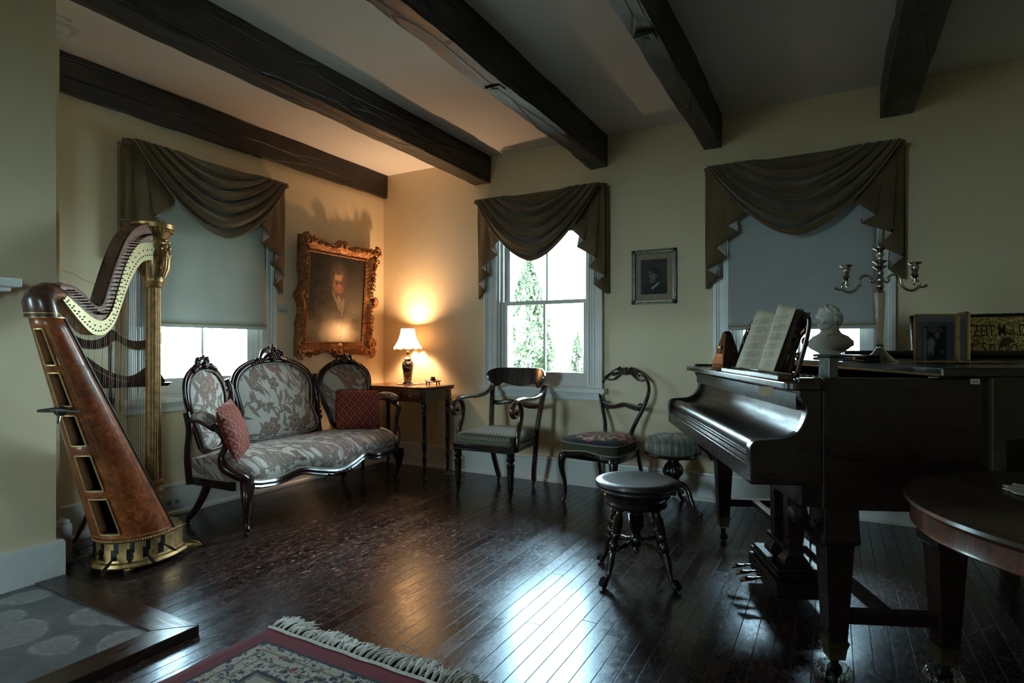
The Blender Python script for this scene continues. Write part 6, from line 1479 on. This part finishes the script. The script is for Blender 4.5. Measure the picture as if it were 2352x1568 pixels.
# gilded studio sign
sg = thing('studio_sign', 'gold flake sign with dark lettering behind the piano at right', 'sign', P3(1.33, 1.519, 1.0195), PV); sg.rotation_euler = (math.radians(-3), math.radians(-1.2), PV)
n = N('gold_flake'); v = n.vor(n.co(), 160); h = n.sep(n.vor(n.co(), 160, out='Color')); g = n.noise(n.co(), 7, 3)
c = n.ramp(h[0], [(0, (.12, .075, .012)), (.3, (.42, .30, .07)), (.7, (.75, .60, .22)), (.9, (.95, .85, .5))]); c = n.mix(n.mr(g, .60, .66, 0, .9), c, (.02, .018, .012)); nm_ = n.n('NormalMap')
n.bsdf(c, .35, .6, bump=n.bump(h[1], .8, .003), coat=.6, coat_r=.03)
SW, SH = .72, .235; SGX = .262
MB().box(0, SW, .000, .006, 0, SH).build('gold_panel', n.m, sg, smooth=False)
b = MB()
for (x0, x1, z0, z1) in ((-.02, SW+.02, -.0, .022), (-.02, SW+.02, SH-.018, SH), (-.02, .0, 0, SH), (SW, SW+.02, 0, SH)): b.box(x0, x1, -.008, .010, z0, z1)
b.build('sign_frame', M['black'], sg, bevel=.003)
ink = simple('sign_letter_brown', (.035, .022, .012), .5)
def text(line, x, z, par):
    "line: (string, size, raise) runs, set one after another; each run becomes a real mesh"
    for s, size, dz in line:
        cu = bpy.data.curves.new('lettering', 'FONT'); cu.body = s; cu.size = size; cu.extrude = .0006; cu.offset = .0003; cu.space_character = 1.0
        t = bpy.data.objects.new('lettering', cu); col.objects.link(t); bpy.context.view_layer.update()
        me = bpy.data.meshes.new_from_object(t.evaluated_get(bpy.context.evaluated_depsgraph_get())); col.objects.unlink(t); bpy.data.objects.remove(t)
        x1 = .61*max(v.co.x for v in me.vertices); me.transform(Matrix.Diagonal((.61, 1, 1, 1)))
        o = bpy.data.objects.new('lettering', me); col.objects.link(o); o.parent = par; o.location = (x, -.0012, z+dz); o.rotation_euler = (PI/2, 0, 0); me.materials.clear(); me.materials.append(ink); x += x1+.006
text([('TZEIT.', .092, 0), ('M', .092, 0), ('us', .076, .004), ('.D', .092, 0), ('.', .092, 0)], SGX, .112, sg); text([('L', .092, 0)], SGX+.020, .014, sg); text([('S', .096, 0), ('TUDIO', .080, 0)], SGX+.075, .014, sg)

# paper tab hanging from the shelf
b = MB(); b.prism([(.03*math.cos(a), .030*math.sin(a)*.75) for a in [PI+PI*k/20 for k in range(21)]]+[(.03, .012), (-.03, .012)], -.0006, .0006, 'y')
o = b.build('paper_tab', simple('beige_card', (.36, .27, .18), .8), smooth=False); tag(o, 'beige half-round paper tab hanging below the piano shelf', 'paper tab'); o.location = P3(.096, .160, .934); o.rotation_euler = (0, 0, PV-PI/2+.5)

# ---------------------------------------------------------------- round table at lower right
def m_vtop():
    n = N('inlaid_table_top'); o = n.co(); x, y, z = n.sep(o); v = n.map(o, (1, .14, 1)); f = n.noise(v, 18, 6, .65, .8)
    r = n.math('SQRT', n.math('ADD', n.math('MULTIPLY', x, x), n.math('MULTIPLY', y, y))); c = n.ramp(f, [(.3, (.014, .007, .004)), (.7, (.050, .024, .014))])
    c = n.mix(n.mr(n.math('ABSOLUTE', n.math('SUBTRACT', r, .36)), .002, .003, .7, 0), c, (.004, .003, .002)); n.bsdf(c, .32, coat=.3, coat_r=.2, bump=n.bump(f, .05, .002)); return n.m
def m_vrim():
    n = N('flame_veneer_rim'); o = n.co(); x, y, z = n.sep(o); a = n.math('ARCTAN2', y, x); f = n.noise(n.comb(n.math('MULTIPLY', a, 14), n.math('MULTIPLY', z, 6), 0), 3, 5, .6, .5)
    n.bsdf(n.ramp(f, [(.35, (.030, .008, .004)), (.6, (.11, .028, .012)), (.75, (.18, .055, .024))]), .3, coat=.4, coat_r=.15); return n.m
root = thing('round_table', 'round veneered table edge reaching in at lower right', 'table', (.637, 1.722, 0), .5)
MB().lathe([(0, .700), (.455, .700), (.474, .704), (.482, .712), (.480, .720), (.470, .7245), (0, .7245)], 96).build('top', m_vtop(), root, ang=35)
MB().lathe([(.440, .655), (.466, .655), (.470, .659), (.468, .665), (.466, .700), (.44, .700)], 96).build('rim', m_vrim(), root, ang=35)
MB().lathe([(0, .10), (.10, .10), (.12, .13), (.06, .16), (.04, .22), (.055, .30), (.075, .36), (.05, .44), (.035, .50), (.06, .56), (.14, .64), (.22, .655), (.24, .690), (0, .700)], 32).build('pedestal', M['rosewood'], root)
for k in range(3):
    MB(R(k*2*PI/3-.2)).tube(spline([(.06, 0, .14), (.14, 0, .13), (.22, 0, .07), (.30, 0, .028)], 4), [.035]*5+[.028]*8, 10, flat=(1, .8)).build('foot', M['rosewood'], root)
doily('lace_doily', 'white lace doily on the round table at the right edge', .470, 1.850, .7248, .095, 5)
